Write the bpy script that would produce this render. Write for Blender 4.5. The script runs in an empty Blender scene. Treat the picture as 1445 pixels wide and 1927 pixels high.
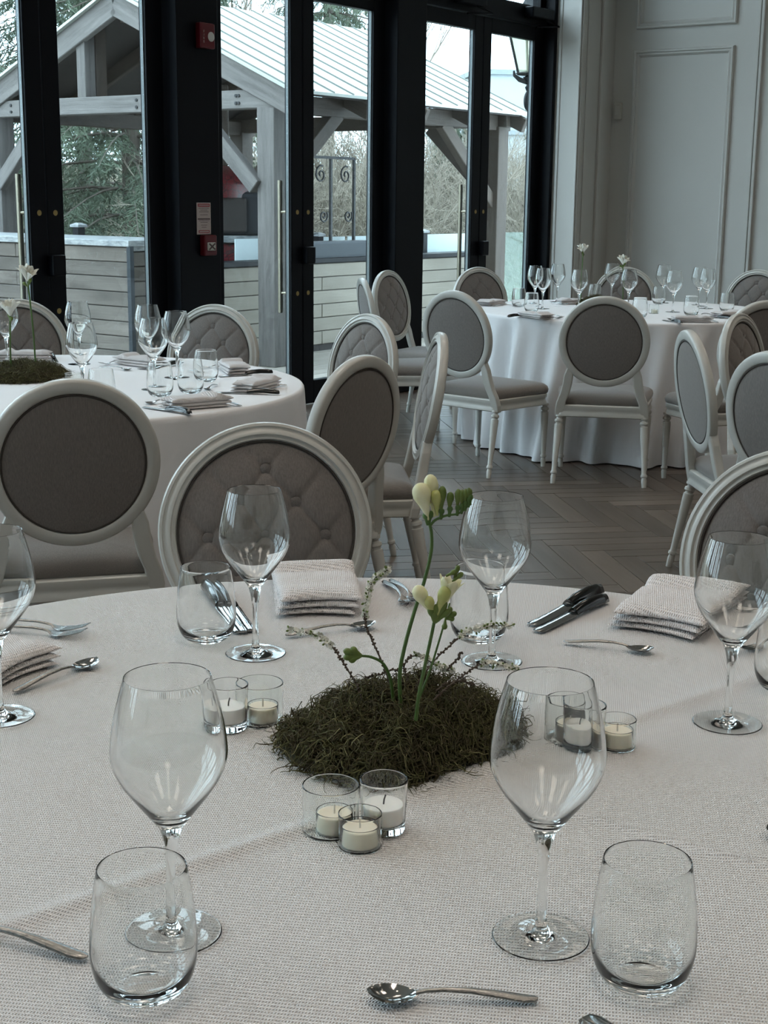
import bpy, bmesh, math, random
from mathutils import Vector, Matrix, Euler
R = math.radians
rnd = random.Random(7)
scene = bpy.context.scene
COL = scene.collection

# ------------------------------------------------------------------ camera
PITCH, ROLL, EYE = R(12.5), R(0.638), 1.37
cd = bpy.data.cameras.new('camera'); cam = bpy.data.objects.new('camera', cd); COL.objects.link(cam)
cd.sensor_fit = 'VERTICAL'; cd.sensor_height = 24.0; cd.lens = 24.0 * 2671.0 / 1927.0
cd.clip_start = .05; cd.clip_end = 300
fw = Vector((0, math.cos(PITCH), -math.sin(PITCH))); r0 = Vector((1, 0, 0)); u0 = Vector((0, math.sin(PITCH), math.cos(PITCH)))
rr = math.cos(ROLL) * r0 + math.sin(ROLL) * u0; uu = -math.sin(ROLL) * r0 + math.cos(ROLL) * u0
cam.matrix_world = Matrix(((rr.x, uu.x, -fw.x, 0), (rr.y, uu.y, -fw.y, 0), (rr.z, uu.z, -fw.z, EYE), (0, 0, 0, 1)))
scene.camera = cam

# ------------------------------------------------------------------ world: pale overcast sky
wd = bpy.data.worlds.new('sky'); scene.world = wd; wd.use_nodes = True
nt = wd.node_tree; nt.nodes.clear()
wo = nt.nodes.new('ShaderNodeOutputWorld'); bg = nt.nodes.new('ShaderNodeBackground')
tc_ = nt.nodes.new('ShaderNodeTexCoord'); nz = nt.nodes.new('ShaderNodeTexNoise'); rp = nt.nodes.new('ShaderNodeValToRGB')
nz.inputs['Scale'].default_value = 2.2; nz.inputs['Detail'].default_value = 4
rp.color_ramp.elements[0].color = (.62, .84, 1, 1); rp.color_ramp.elements[0].position = .35
rp.color_ramp.elements[1].color = (.74, .90, 1, 1); rp.color_ramp.elements[1].position = .7
nt.links.new(tc_.outputs['Generated'], nz.inputs['Vector']); nt.links.new(nz.outputs['Fac'], rp.inputs['Fac'])
nt.links.new(rp.outputs['Color'], bg.inputs['Color']); nt.links.new(bg.outputs['Background'], wo.inputs['Surface'])
SKY = 5.2
bg.inputs['Strength'].default_value = SKY
scene.view_settings.view_transform = 'Standard'; scene.view_settings.look = 'None'
scene.view_settings.exposure = 0.1; scene.view_settings.gamma = 1.0; scene.view_settings.use_curve_mapping = False
cy = scene.cycles
cy.use_denoising = True; cy.use_adaptive_sampling = True; cy.adaptive_threshold = .12; cy.adaptive_min_samples = 12; cy.max_bounces = 11; cy.diffuse_bounces = 3; cy.glossy_bounces = 4; cy.transmission_bounces = 10
cy.transparent_max_bounces = 24; cy.sample_clamp_indirect = 10; cy.blur_glossy = 0; cy.caustics_reflective = False

# wall frame: t along the window wall, o outwards through the glass, z up
WROT = R(53.91); P0 = Vector((-.572, 9.38, 0))
WX = Vector((math.cos(WROT), math.sin(WROT), 0)); WO = Vector((-math.sin(WROT), math.cos(WROT), 0))
def W(t, o, z=0): return P0 + WX * t + WO * o + Vector((0, 0, z))

def area_light(name, loc, size, energy, color, rot=(0, 0, 0), sy=None):
    l = bpy.data.lights.new(name, 'AREA'); l.energy = energy; l.color = color; l.shape = 'RECTANGLE'; l.size = size; l.size_y = sy or size
    o = bpy.data.objects.new(name, l); COL.objects.link(o); o.location = loc; o.rotation_euler = rot; return o
# added soft warm fill lights under the ceiling, out of view, to brighten the hall
CEIL = 4.6
FILL_LIGHTS = [(t, o, 10.0 if t < -5 else 8.5) for t in (-9.0, -6.3, -3.6, -.9, 1.8) for o in (-2.6, -5.4, -8.2)]
for (t, o, e) in FILL_LIGHTS:
    area_light('ceiling_fill_light', W(t, o, CEIL - .03), .95, e, (1, .88, .76), (0, 0, WROT)).data.spread = R(125)
# sampling portal over the glazed wall: emits nothing itself, only guides sky light through the openings
pl = area_light('window_portal', W(-5.4, .16, 2.15), 18.5, 1, (1, 1, 1), (R(-90), 0, WROT), 4.2)
pl.data.cycles.is_portal = True

# ------------------------------------------------------------------ helpers
def prop(o, label=None, cat=None, group=None, kind=None):
    if label: o['label'] = label
    if cat: o['category'] = cat
    if group: o['group'] = group
    if kind: o['kind'] = kind
    return o
def empty(name, loc=(0, 0, 0), rz=0.0, label=None, cat=None, group=None, kind=None):
    o = bpy.data.objects.new(name, None); COL.objects.link(o); o.location = loc; o.rotation_euler = (0, 0, rz)
    o.empty_display_size = .1
    return prop(o, label, cat, group, kind)
def copy_tree(o, parent=None):
    c = o.copy(); COL.objects.link(c); c.parent = parent
    for ch in list(o.children): copy_tree(ch, c)
    return c

class MB:
    def __init__(s): s.v = []; s.f = []
    def add(s, vs, fs, M=None):
        b = len(s.v)
        s.v += [tuple(M @ Vector(p)) for p in vs] if M is not None else [tuple(p) for p in vs]
        s.f += [tuple(i + b for i in f) for f in fs]; return s
    def box(s, x0, x1, y0, y1, z0, z1, M=None):
        vs = [(x, y, z) for z in (z0, z1) for y in (y0, y1) for x in (x0, x1)]
        return s.add(vs, [(0, 2, 3, 1), (4, 5, 7, 6), (0, 1, 5, 4), (2, 6, 7, 3), (0, 4, 6, 2), (1, 3, 7, 5)], M)
    def tube(s, path, rad, n=8, cap=True, squash=None):
        pts = [Vector(p) for p in path]; m = len(pts)
        if not hasattr(rad, '__len__'): rad = [rad] * m
        base = len(s.v); up = None
        for i, p in enumerate(pts):
            d = (pts[min(i + 1, m - 1)] - pts[max(i - 1, 0)]).normalized()
            if up is None:
                a = Vector((0, 0, 1)) if abs(d.z) < .9 else Vector((1, 0, 0)); up = (a - d * a.dot(d)).normalized()
            else:
                up = up - d * up.dot(d); up = up.normalized() if up.length > 1e-6 else d.orthogonal().normalized()
            sd = d.cross(up)
            for k in range(n):
                an = 2 * math.pi * k / n; q = p + (up * math.cos(an) + sd * math.sin(an)) * rad[i]
                s.v.append(tuple(q))
        for i in range(m - 1):
            for k in range(n):
                a = base + i * n + k; b = base + i * n + (k + 1) % n
                s.f.append((a, b, b + n, a + n))
        if cap:
            s.f.append(tuple(base + k for k in reversed(range(n)))); s.f.append(tuple(base + (m - 1) * n + k for k in range(n)))
        return s
    def lathe(s, prof, n=48, M=None, close=False):
        vs = []; idx = []
        for (r, z) in prof:
            if r < 1e-7: idx.append([len(vs)]); vs.append((0, 0, z))
            else:
                idx.append([len(vs) + k for k in range(n)])
                vs += [(r * math.cos(2 * math.pi * k / n), r * math.sin(2 * math.pi * k / n), z) for k in range(n)]
        fs = []
        pairs = list(zip(idx[:-1], idx[1:])) + ([(idx[-1], idx[0])] if close else [])
        for A, B in pairs:
            for k in range(n):
                a0, a1 = A[k % len(A)], A[(k + 1) % len(A)]; b0, b1 = B[k % len(B)], B[(k + 1) % len(B)]
                f = []
                for q in (a0, a1, b1, b0):
                    if q not in f: f.append(q)
                if len(f) > 2: fs.append(tuple(f))
        return s.add(vs, fs, M)
    def slab(s, outline, prof, M=None):
        """outline: list of (x,y); prof: list of (z, inset) from bottom to top; caps both ends"""
        n = len(outline); cx = sum(p[0] for p in outline) / n; cy_ = sum(p[1] for p in outline) / n
        mr = sum(math.hypot(p[0] - cx, p[1] - cy_) for p in outline) / n
        vs = []; fs = []
        for (z, ins) in prof:
            k = 1 - ins / mr
            vs += [(cx + (x - cx) * k, cy_ + (y - cy_) * k, z) for (x, y) in outline]
        for i in range(len(prof) - 1):
            for k in range(n):
                a = i * n + k; b = i * n + (k + 1) % n; fs.append((a, b, b + n, a + n))
        fs.append(tuple(reversed(range(n)))); fs.append(tuple((len(prof) - 1) * n + k for k in range(n)))
        return s.add(vs, fs, M)
    def build(s, name, mat, parent=None, smooth=None, loc=None, rot=None, recalc=True, kind=None):
        me = bpy.data.meshes.new(name); me.from_pydata(s.v, [], s.f)
        if recalc:
            bm = bmesh.new(); bm.from_mesh(me); bmesh.ops.recalc_face_normals(bm, faces=bm.faces); bm.to_mesh(me); bm.free()
        if smooth is not None:
            me.shade_smooth()
            if smooth < 180: me.set_sharp_from_angle(angle=R(smooth))
        me.materials.append(mat)
        o = bpy.data.objects.new(name, me); COL.objects.link(o)
        if parent: o.parent = parent
        if loc is not None: o.location = loc
        if rot is not None: o.rotation_euler = rot
        if kind: o['kind'] = kind
        return o
def obj_of(name, me, parent=None, loc=None, rot=None, kind=None):
    o = bpy.data.objects.new(name, me); COL.objects.link(o)
    if parent: o.parent = parent
    if loc is not None: o.location = loc
    if rot is not None: o.rotation_euler = rot
    if kind: o['kind'] = kind
    return o
def bevel(o, w, seg=2):
    bm = bmesh.new(); bm.from_mesh(o.data)
    es = [e for e in bm.edges if len(e.link_faces) == 2 and e.calc_face_angle(0) > .5]
    bmesh.ops.bevel(bm, geom=es, offset=w, segments=seg, affect='EDGES', profile=.5); bm.to_mesh(o.data); bm.free()
    return o
def beam(name, a, b, wy, hz, mat, parent=None, bev=.006, roll=0.0):
    """square timber from a to b (in the parent's frame); grain runs along its local x"""
    a = Vector(a); b = Vector(b); d = b - a; L = d.length
    x = d.normalized(); y = Vector((0, 0, 1)).cross(x)
    y = y.normalized() if y.length > 1e-4 else Vector((0, 1, 0))
    z = x.cross(y)
    o = MB().box(0, L, -wy / 2, wy / 2, -hz / 2, hz / 2).build(name, mat, parent)
    if bev: bevel(o, bev, 1)
    M = Matrix(((x.x, y.x, z.x, a.x), (x.y, y.y, z.y, a.y), (x.z, y.z, z.z, a.z), (0, 0, 0, 1)))
    o.matrix_basis = M @ Matrix.Rotation(roll, 4, 'X'); return o

# ------------------------------------------------------------------ materials
def mat(name, col, rough=.5, metal=0.0, spec=None, bump=None, var=None, coat=0.0, sheen=0.0, coord='Object', sss=0.0, trans=0.0, ior=None):
    """bump=(scale,dist,stretch)  var=(scale,amount,stretch,colour2)"""
    m = bpy.data.materials.new(name); m.use_nodes = True; n = m.node_tree; p = n.nodes['Principled BSDF']
    p.inputs['Base Color'].default_value = (*col, 1); p.inputs['Roughness'].default_value = rough; p.inputs['Metallic'].default_value = metal
    if spec is not None: p.inputs['Specular IOR Level'].default_value = spec
    if coat: p.inputs['Coat Weight'].default_value = coat; p.inputs['Coat Roughness'].default_value = .12
    if sheen: p.inputs['Sheen Weight'].default_value = sheen
    if sss: p.inputs['Subsurface Weight'].default_value = sss; p.inputs['Subsurface Radius'].default_value = (.01, .008, .006); p.inputs['Subsurface Scale'].default_value = 1
    if trans: p.inputs['Transmission Weight'].default_value = trans
    if ior: p.inputs['IOR'].default_value = ior
    def tex(scale, stretch):
        tc = n.nodes.new('ShaderNodeTexCoord'); mp = n.nodes.new('ShaderNodeMapping'); mp.inputs['Scale'].default_value = stretch
        nz = n.nodes.new('ShaderNodeTexNoise'); nz.inputs['Scale'].default_value = scale; nz.inputs['Detail'].default_value = 5; nz.inputs['Roughness'].default_value = .6
        oi = n.nodes.new('ShaderNodeObjectInfo'); ad = n.nodes.new('ShaderNodeVectorMath'); ad.operation = 'ADD'
        ml = n.nodes.new('ShaderNodeVectorMath'); ml.operation = 'SCALE'; ml.inputs['Scale'].default_value = 37
        cb = n.nodes.new('ShaderNodeCombineXYZ')
        for k in 'XYZ': n.links.new(oi.outputs['Random'], cb.inputs[k])
        n.links.new(cb.outputs[0], ml.inputs[0]); n.links.new(tc.outputs[coord], ad.inputs[0]); n.links.new(ml.outputs[0], ad.inputs[1])
        n.links.new(ad.outputs[0], mp.inputs['Vector']); n.links.new(mp.outputs['Vector'], nz.inputs['Vector']); return nz
    if var:
        sc, am, st, c2 = var; nz = tex(sc, st); rp = n.nodes.new('ShaderNodeValToRGB')
        rp.color_ramp.elements[0].position = .5 - am; rp.color_ramp.elements[1].position = .5 + am
        rp.color_ramp.elements[0].color = (*col, 1); rp.color_ramp.elements[1].color = (*c2, 1)
        n.links.new(nz.outputs['Fac'], rp.inputs['Fac']); n.links.new(rp.outputs['Color'], p.inputs['Base Color'])
    if bump:
        sc, di, st = bump; nz = tex(sc, st); b = n.nodes.new('ShaderNodeBump'); b.inputs['Distance'].default_value = di; b.inputs['Strength'].default_value = 1
        n.links.new(nz.outputs['Fac'], b.inputs['Height']); n.links.new(b.outputs['Normal'], p.inputs['Normal'])
    return m
def random_tint(m, lo, hi):
    """per-object brightness change (boards and planks differ a little)"""
    n = m.node_tree; p = n.nodes['Principled BSDF']; oi = n.nodes.new('ShaderNodeObjectInfo'); mr = n.nodes.new('ShaderNodeMapRange')
    mr.inputs['To Min'].default_value = lo; mr.inputs['To Max'].default_value = hi
    mx = n.nodes.new('ShaderNodeMix'); mx.data_type = 'RGBA'; mx.blend_type = 'MULTIPLY'; mx.inputs[0].default_value = 1
    src = p.inputs['Base Color'].links[0].from_socket if p.inputs['Base Color'].links else None
    if src: n.links.new(src, mx.inputs[6])
    else: mx.inputs[6].default_value = p.inputs['Base Color'].default_value
    n.links.new(oi.outputs['Random'], mr.inputs['Value']); n.links.new(mr.outputs['Result'], mx.inputs[7]); n.links.new(mx.outputs[2], p.inputs['Base Color'])
    return m
def glass_mat(name, ior=1.5, col=(1, 1, 1)):
    m = bpy.data.materials.new(name); m.use_nodes = True; n = m.node_tree; n.nodes.clear()
    o = n.nodes.new('ShaderNodeOutputMaterial'); g = n.nodes.new('ShaderNodeBsdfGlass'); g.inputs['IOR'].default_value = ior
    g.inputs['Roughness'].default_value = 0; g.inputs['Color'].default_value = (*col, 1); n.links.new(g.outputs[0], o.inputs[0]); return m
def pane_mat(name, tint=(.93, .97, .96), refl=1.0, body=None, amount=0.0):
    m = bpy.data.materials.new(name); m.use_nodes = True; n = m.node_tree; n.nodes.clear()
    o = n.nodes.new('ShaderNodeOutputMaterial'); t = n.nodes.new('ShaderNodeBsdfTransparent'); g = n.nodes.new('ShaderNodeBsdfGlossy')
    t.inputs[0].default_value = (*tint, 1); g.inputs['Roughness'].default_value = .0; f0 = n.nodes.new('ShaderNodeLayerWeight'); f0.inputs[0].default_value = .5
    f1 = n.nodes.new('ShaderNodeMath'); f1.operation = 'POWER'; f1.inputs[1].default_value = 5; n.links.new(f0.outputs['Facing'], f1.inputs[0])
    f = n.nodes.new('ShaderNodeMath'); f.operation = 'MULTIPLY_ADD'; f.inputs[1].default_value = .96; f.inputs[2].default_value = .035; n.links.new(f1.outputs[0], f.inputs[0])
    mu = n.nodes.new('ShaderNodeMath'); mu.operation = 'MULTIPLY'; mu.inputs[1].default_value = refl
    mx = n.nodes.new('ShaderNodeMixShader'); n.links.new(f.outputs[0], mu.inputs[0]); n.links.new(mu.outputs[0], mx.inputs[0])
    n.links.new(t.outputs[0], mx.inputs[1]); n.links.new(g.outputs[0], mx.inputs[2]); last = mx
    if body:
        d = n.nodes.new('ShaderNodeBsdfTranslucent'); d.inputs[0].default_value = (*body, 1); d2 = n.nodes.new('ShaderNodeBsdfDiffuse'); d2.inputs[0].default_value = (*body, 1)
        ad = n.nodes.new('ShaderNodeMixShader'); n.links.new(d.outputs[0], ad.inputs[1]); n.links.new(d2.outputs[0], ad.inputs[2])
        m2 = n.nodes.new('ShaderNodeMixShader'); m2.inputs[0].default_value = amount; n.links.new(mx.outputs[0], m2.inputs[1]); n.links.new(ad.outputs[0], m2.inputs[2]); last = m2
    n.links.new(last.outputs[0], o.inputs[0]); return m

M = {}
M['wall'] = mat('wall_paint', (.58, .575, .545), .55, bump=(90, .0004, (1, 1, 1)))
M['ceil'] = mat('ceiling_paint', (.72, .70, .66), .8, bump=(60, .0004, (1, 1, 1)))
M['black'] = mat('black_aluminium', (.0025, .0035, .006), .45, spec=.16, bump=(200, .0002, (1, 1, 1)))
M['bead'] = mat('glazing_bead', (.16, .19, .20), .35, metal=.3, bump=(200, .0001, (1, 1, 1)))
M['grout'] = mat('floor_grout', (.50, .47, .43), .6, bump=(150, .0006, (1, 1, 1)))
M['plank'] = random_tint(mat('wood_look_tile', (.080, .060, .047), .34, spec=.4, var=(5, .30, (.35, 3.2, 1), (.165, .133, .108)), bump=(22, .0002, (.25, 5, 1)), coord='UV'), .68, 1.3)
M['pane'] = pane_mat('window_glass', (.975, .99, .985), .9)
M['brass'] = mat('brass', (.42, .30, .12), .35, metal=.9, bump=(90, .0002, (1, 1, 1)))
M['steel'] = mat('brushed_steel', (.24, .22, .17), .3, metal=1, bump=(120, .0002, (1, 1, 1)))
M['red'] = mat('red_plastic', (.105, .004, .009), .35, bump=(150, .0002, (1, 1, 1)))
M['card'] = mat('printed_card', (.50, .42, .40), .6, bump=(150, .0001, (1, 1, 1)))
M['ink'] = mat('dark_print', (.10, .07, .07), .7, bump=(150, .0001, (1, 1, 1)))
M['redink'] = mat('red_print', (.30, .03, .04), .6, bump=(150, .0001, (1, 1, 1)))
M['white'] = mat('white_plastic', (.55, .55, .5), .45, bump=(150, .0002, (1, 1, 1)))
M['lens'] = mat('strobe_lens', (.62, .62, .58), .15, spec=.8, bump=(250, .001, (1, 1, 1)))
M['wood_grey'] = random_tint(mat('weathered_timber', (.085, .080, .076), .75, var=(9, .25, (.22, 2.4, 2.4), (.20, .19, .18)), bump=(30, .003, (.08, 2.5, 2.5))), .85, 1.12)
M['wood_brown'] = random_tint(mat('brown_timber', (.038, .028, .021), .7, var=(9, .25, (.22, 2.4, 2.4), (.078, .060, .047)), bump=(30, .003, (.08, 2.5, 2.5))), .85, 1.15)
M['board_l'] = random_tint(mat('weathered_board', (.070, .060, .050), .75, var=(4, .25, (.5, 2.0, 2), (.165, .145, .125)), bump=(30, .002, (.1, 2.5, 2.5))), .8, 1.15)
M['board_r'] = random_tint(mat('beige_board', (.235, .21, .17), .7, var=(5, .3, (.4, 2.5, 2), (.33, .30, .25)), bump=(30, .002, (.1, 2.5, 2.5))), .92, 1.08)
M['deck'] = random_tint(mat('deck_board', (.26, .235, .20), .7, var=(5, .3, (.4, 2.5, 2), (.37, .34, .30)), bump=(30, .002, (.1, 2.5, 2.5))), .85, 1.1)
M['capstone'] = mat('pale_stone_cap', (.36, .38, .385), .45, var=(14, .16, (1, 1, 3), (.15, .17, .18)), bump=(40, .004, (1, 1, 1)))
M['roof'] = mat('pale_metal_roof', (.44, .47, .43), .45, var=(2, .3, (1, 1, 1), (.50, .53, .485)), bump=(60, .0006, (1, 1, 1)))
M['rib'] = mat('roof_seam', (.17, .19, .175), .5, bump=(60, .0006, (1, 1, 1)))
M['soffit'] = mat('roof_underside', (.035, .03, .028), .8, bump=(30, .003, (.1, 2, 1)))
M['mossdk'] = mat('moss_mound', (.018, .017, .009), .95, var=(60, .25, (1, 1, 1), (.045, .045, .018)), bump=(120, .006, (1, 1, 1)))
# ------------------------------------------------------------------ room shell (wall frame: x=t, y=o, z)
T0, T1, S1 = -14.2, 3.672, 11.0
def shell(name, boxes, m, label, cat='wall'):
    b = MB()
    for q in boxes: b.box(*q)
    o = b.build(name, m, None, loc=P0, rot=(0, 0, WROT)); return prop(o, label, cat, kind='structure')
floor = shell('floor', [(T0, T1, -S1, .10, -.12, -.004)], M['grout'], 'herringbone floor of grey brown wood look planks', 'floor')
shell('ceiling', [(T0, T1, -S1, .2, CEIL, CEIL + .2)], M['ceil'], 'plain white ceiling of the hall', 'ceiling')
shell('wall_left', [(T0, 3.10, -.05, .2, 4.25, CEIL), (3.10, 3.872, -.316, .095, -.12, CEIL), (T0, -13.72, -.05, .2, -.12, 4.25)], M['wall'], 'pale wall round the tall black framed doors')
shell('wall_right', [(T1, T1 + .2, -S1, -.316, -.12, CEIL)], M['wall'], 'pale grey wall with raised panel mouldings')
shell('wall_back', [(T0 - .2, T0, -S1, .2, -.12, CEIL)], M['wall'], 'plain pale wall behind the viewpoint')
shell('wall_far', [(T0 - .2, T1 + .2, -S1 - .2, -S1, -.12, CEIL)], M['wall'], 'plain pale wall opposite the glazed doors')

# herringbone planks, 45 degrees to the walls
PW, PL, Q = .1015, .609, 6
fu = Vector((math.cos(R(8.91)), math.sin(R(8.91)), 0)); fv = Vector((math.sin(R(8.91)), -math.cos(R(8.91)), 0))
anchor = Vector((.664, 5.584, 0)) - fu * (11 * PW)
def in_room(p):
    d = p - P0; t = d.dot(WX); o = d.dot(WO); return T0 + .1 < t < T1 - .06 and -S1 + .1 < o < .0
def px_of(p):
    d = Vector(p) - Vector((0, 0, EYE)); z = d.dot(fw); return (722.5 + 2671 * d.dot(rr) / z, 963.5 - 2671 * d.dot(uu) / z) if z > .2 else (9e9, 9e9)
planks = []
for x in range(-130, 140):
    for y in range(-130, 150):
        k = (x - y) % (2 * Q)
        if k == 0: c = anchor + fu * ((x + Q / 2) * PW) + fv * ((y + .5) * PW); ang = R(8.91)
        elif k == 2 * Q - 1: c = anchor + fu * ((x + .5) * PW) + fv * ((y + Q / 2) * PW); ang = R(98.91)
        else: continue
        if in_room(c): planks.append((c, ang))
near = []
for i, (c, a) in enumerate(planks):
    X, Y = px_of(c)
    if -40 < X < 1480 and 640 < Y < 1135:
        clear = 1 if (560 < X < 1300 and Y > 780) else 4
        near.append((clear * c.length, i))
near.sort(); pick = set(i for _, i in near[:298])
pm = MB(); g = .0022
pm.slab([(-PL / 2 + g, -PW / 2 + g), (PL / 2 - g, -PW / 2 + g), (PL / 2 - g, PW / 2 - g), (-PL / 2 + g, PW / 2 - g)], [(-.003, 0), (-.0008, 0), (0, .0012)])
pme = bpy.data.meshes.new('plank'); pme.from_pydata(pm.v, [], pm.f); pme.materials.append(M['plank'])
rest = MB(); offs = []
def set_uv(me, fn):
    uv = me.uv_layers.new(name='UVMap'); buf = []
    for l in me.loops: buf += fn(l.vertex_index)
    uv.data.foreach_set('uv', buf)
set_uv(pme, lambda i: [pm.v[i][0], pm.v[i][1]])
for i, (c, a) in enumerate(planks):
    if i in pick:
        l = Matrix.Rotation(-WROT, 4, 'Z') @ (c - P0)
        obj_of('plank', pme, floor, loc=l, rot=(0, 0, a - WROT))
    else: rest.add(pm.v, pm.f, Matrix.Translation(c) @ Matrix.Rotation(a, 4, 'Z')); offs.append((rnd.random() * 60, rnd.random() * 60))
ro = rest.build('planks_beyond', M['plank'], floor, recalc=False, kind='stuff')
ro.rotation_euler = (0, 0, -WROT); ro.location = Matrix.Rotation(-WROT, 4, 'Z') @ (-P0)
nv = len(pm.v); set_uv(ro.data, lambda i: [pm.v[i % nv][0] + offs[i // nv][0], pm.v[i % nv][1] + offs[i // nv][1]])
# ------------------------------------------------------------------ glazed doors
ZB, ZT, ZH, ZTR = .165, 2.59, 2.70, 2.84
def leaf(side, label):
    """double-door leaf; side=-1 closes at its right edge, +1 at its left edge; origin at the meeting line"""
    root = empty('door_1', (0, 0, 0), WROT, label, 'door', kind='structure')
    s = side
    def bx(name, a, b, y0, y1, z0, z1, m, bv=.004):
        x0, x1 = sorted((a * s, b * s)); o = MB().box(x0, x1, y0, y1, z0, z1).build(name, m, root)
        if bv: bevel(o, bv, 1)
        return o
    bx('stile', .004, .115, .0, .055, .012, ZH - .005, M['black']); bx('stile', .755, .885, .0, .055, .012, ZH - .005, M['black'])
    bx('rail', .115, .755, .0, .055, .012, ZB, M['black']); bx('rail', .115, .755, .0, .055, ZT, ZH - .005, M['black'])
    bx('glazing_bead', .115, .121, .018, .038, ZB, ZT, M['bead'], 0); bx('glazing_bead', .749, .755, .018, .038, ZB, ZT, M['bead'], 0)
    bx('pane', .121, .749, .026, .030, ZB, ZT, M['pane'], 0)
    h = MB().tube([(s * .085, .12, .62), (s * .085, .12, 1.47)], .016, 12).build('pull_bar', M['steel'], root, smooth=40)
    for z in (.75, 1.27):
        MB().tube([(s * .085, .12, z), (s * .085, .05, z)], .009, 8).build('standoff', M['steel'], h, smooth=40)
        MB().lathe([(0, -.006), (.015, -.006), (.015, .0), (0, .001)], 16, Matrix.Translation((s * .055, -.001, z)) @ Matrix.Rotation(R(90), 4, 'X')).build('bolt', M['brass'], root, smooth=40)
    return root
def lock(root, s):
    b = MB().box(s * .03 - .045, s * .03 + .045, -.05, 0, .94, 1.05).build('lock_case', M['black'], root); bevel(b, .008, 2)
L0 = leaf(-1, 'black framed glass door leaf with pull bar behind the left table'); R0 = leaf(1, 'black framed glass door leaf showing the spruce and wooden wall')
lock(L0, 1)
names = {-1: ('black framed glass door leaf at the left edge of the photo', 'black framed glass door leaf showing the spruce and the wooden wall'),
         0: ('black framed glass door leaf showing the timber post and red oven', 'black framed glass door leaf showing roof and iron trellis'),
         1: ('black framed glass door leaf showing the far timber brace', 'black framed glass door leaf nearest the panelled wall')}
MOD = 2.13; dn = 0
for k in range(-6, 2):
    tcen = .04 + MOD * k
    for s, P in ((-1, L0), (1, R0)):
        o = P if k == -6 else copy_tree(P)
        dn += 1; o.name = 'door_%d' % dn; o.location = W(tcen, 0)
        o['label'] = names[k][0 if s < 0 else 1] if k in names else 'black framed glass door leaf out of view along the window wall'
        if k not in names: o['group'] = 'doors out of view'
def frame_box(name, q, label, m='black', bv=.006):
    o = MB().box(*q).build(name, M[m], None, loc=P0, rot=(0, 0, WROT))
    if bv: bevel(o, bv, 2)
    return prop(o, label, 'trim', kind='structure')
tn = 0; wn = 0
for k in range(-7, 2):
    tp = .04 + MOD * k + 1.065; tn += 1
    if k < 1:
        lab = {-1: 'black post carrying the red fire alarm', 0: 'black post between the second and third door pairs'}.get(k, 'black post out of view along the window wall')
        o = frame_box('trim_%d' % tn, (tp - .172, tp + .172, -.10, .09, 0, 4.25), lab)
        if k not in (-1, 0): o['group'] = 'posts out of view'
    else: frame_box('trim_%d' % tn, (3.055, 3.10, -.102, .09, 0, 4.25), 'black end post beside the white reveal')
    if k > -7:
        tcen = .04 + MOD * k; wn += 1
        x0, x1 = tcen - .893, tcen + .893
        if k == 1: x1 = 3.053
        wr = empty('window_%d' % wn, W(tcen, 0, ZH), WROT, 'black framed transom window above the doors by the panelled wall' if k == 1 else 'black framed transom window out of view above the doors', 'window', None if k == 1 else 'transoms out of view', 'structure')
        a0, a1 = x0 - tcen, x1 - tcen
        bevel(MB().box(a0, a1, -.03, .08, 0, ZTR - ZH).build('header', M['black'], wr), .005, 1)
        for nm, q in (('frame', (a0, a1, .0, .07, 1.46, 1.55)), ('mullion', (-.04, .04, 0, .07, ZTR - ZH, 1.46)), ('frame', (a0, a0 + .06, 0, .07, ZTR - ZH, 1.46)), ('frame', (a1 - .06, a1, 0, .07, ZTR - ZH, 1.46))):
            MB().box(*q).build(nm, M['black'], wr)
        for q in ((a0 + .06, -.04), (.04, a1 - .06)): MB().box(q[0], q[1], .03, .034, ZTR - ZH, 1.46).build('pane', M['pane'], wr)
# filler stile between the last leaf and the end post
# door closers on the right-hand door pair
for tt, lab in ((1.75, 'black door closer above the third door pair'), (2.74, 'black door closer box beside the white reveal')):
    c = empty('door_closer', W(tt, -.03, ZH + .02), WROT, lab, 'door closer')
    bevel(MB().box(-.05, .28, -.085, 0, .02, .10).build('body', M['black'], c), .01, 2)
    MB().tube([(.20, -.05, .02), (.33, -.10, -.02), (.10, -.03, -.04)], .008, 6).build('arm', M['black'], c)

# ------------------------------------------------------------------ mouldings
def ring_mould(name, x0, x1, z0, z1, width, proud, label):
    """mitred rectangular panel moulding on the right wall (x = distance from the corner along the wall)"""
    prof = [(0, 0), (.0, proud * .55), (width * .15, proud), (width * .35, proud), (width * .45, proud * .55), (width * .7, proud * .75), (width * .9, proud * .3), (width, 0)]
    vs = []; fs = []; n = len(prof)
    for (cx, cz, sx, sz) in ((x0, z0, 1, 1), (x1, z0, -1, 1), (x1, z1, -1, -1), (x0, z1, 1, -1)):
        for (d, h) in prof: vs.append((cx + sx * d, -h, cz + sz * d))
    for i in range(4):
        j = (i + 1) % 4
        for k in range(n - 1): fs.append((i * n + k, j * n + k, j * n + k + 1, i * n + k + 1))
    b = MB(); b.add(vs, fs); o = b.build(name, M['wall'], None, loc=W(T1, 0), rot=(0, 0, WROT - R(90)), smooth=25)
    return prop(o, label, 'moulding', kind='structure')
tn += 2
RW = [('lower raised panel moulding on the pale wall', .500, 1.357, .42, 2.553), ('upper raised panel moulding on the pale wall', .510, 1.363, 2.714, 4.3),
      ('lower raised panel moulding out of view', 1.80, 2.66, .42, 2.553), ('upper raised panel moulding out of view', 1.80, 2.66, 2.714, 4.3)]
for i, (lab, a, b, z0, z1) in enumerate(RW):
    ring_mould('trim_%d' % (tn + i), a, b, z0, z1, .055, .026, lab)
tn += 4
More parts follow.
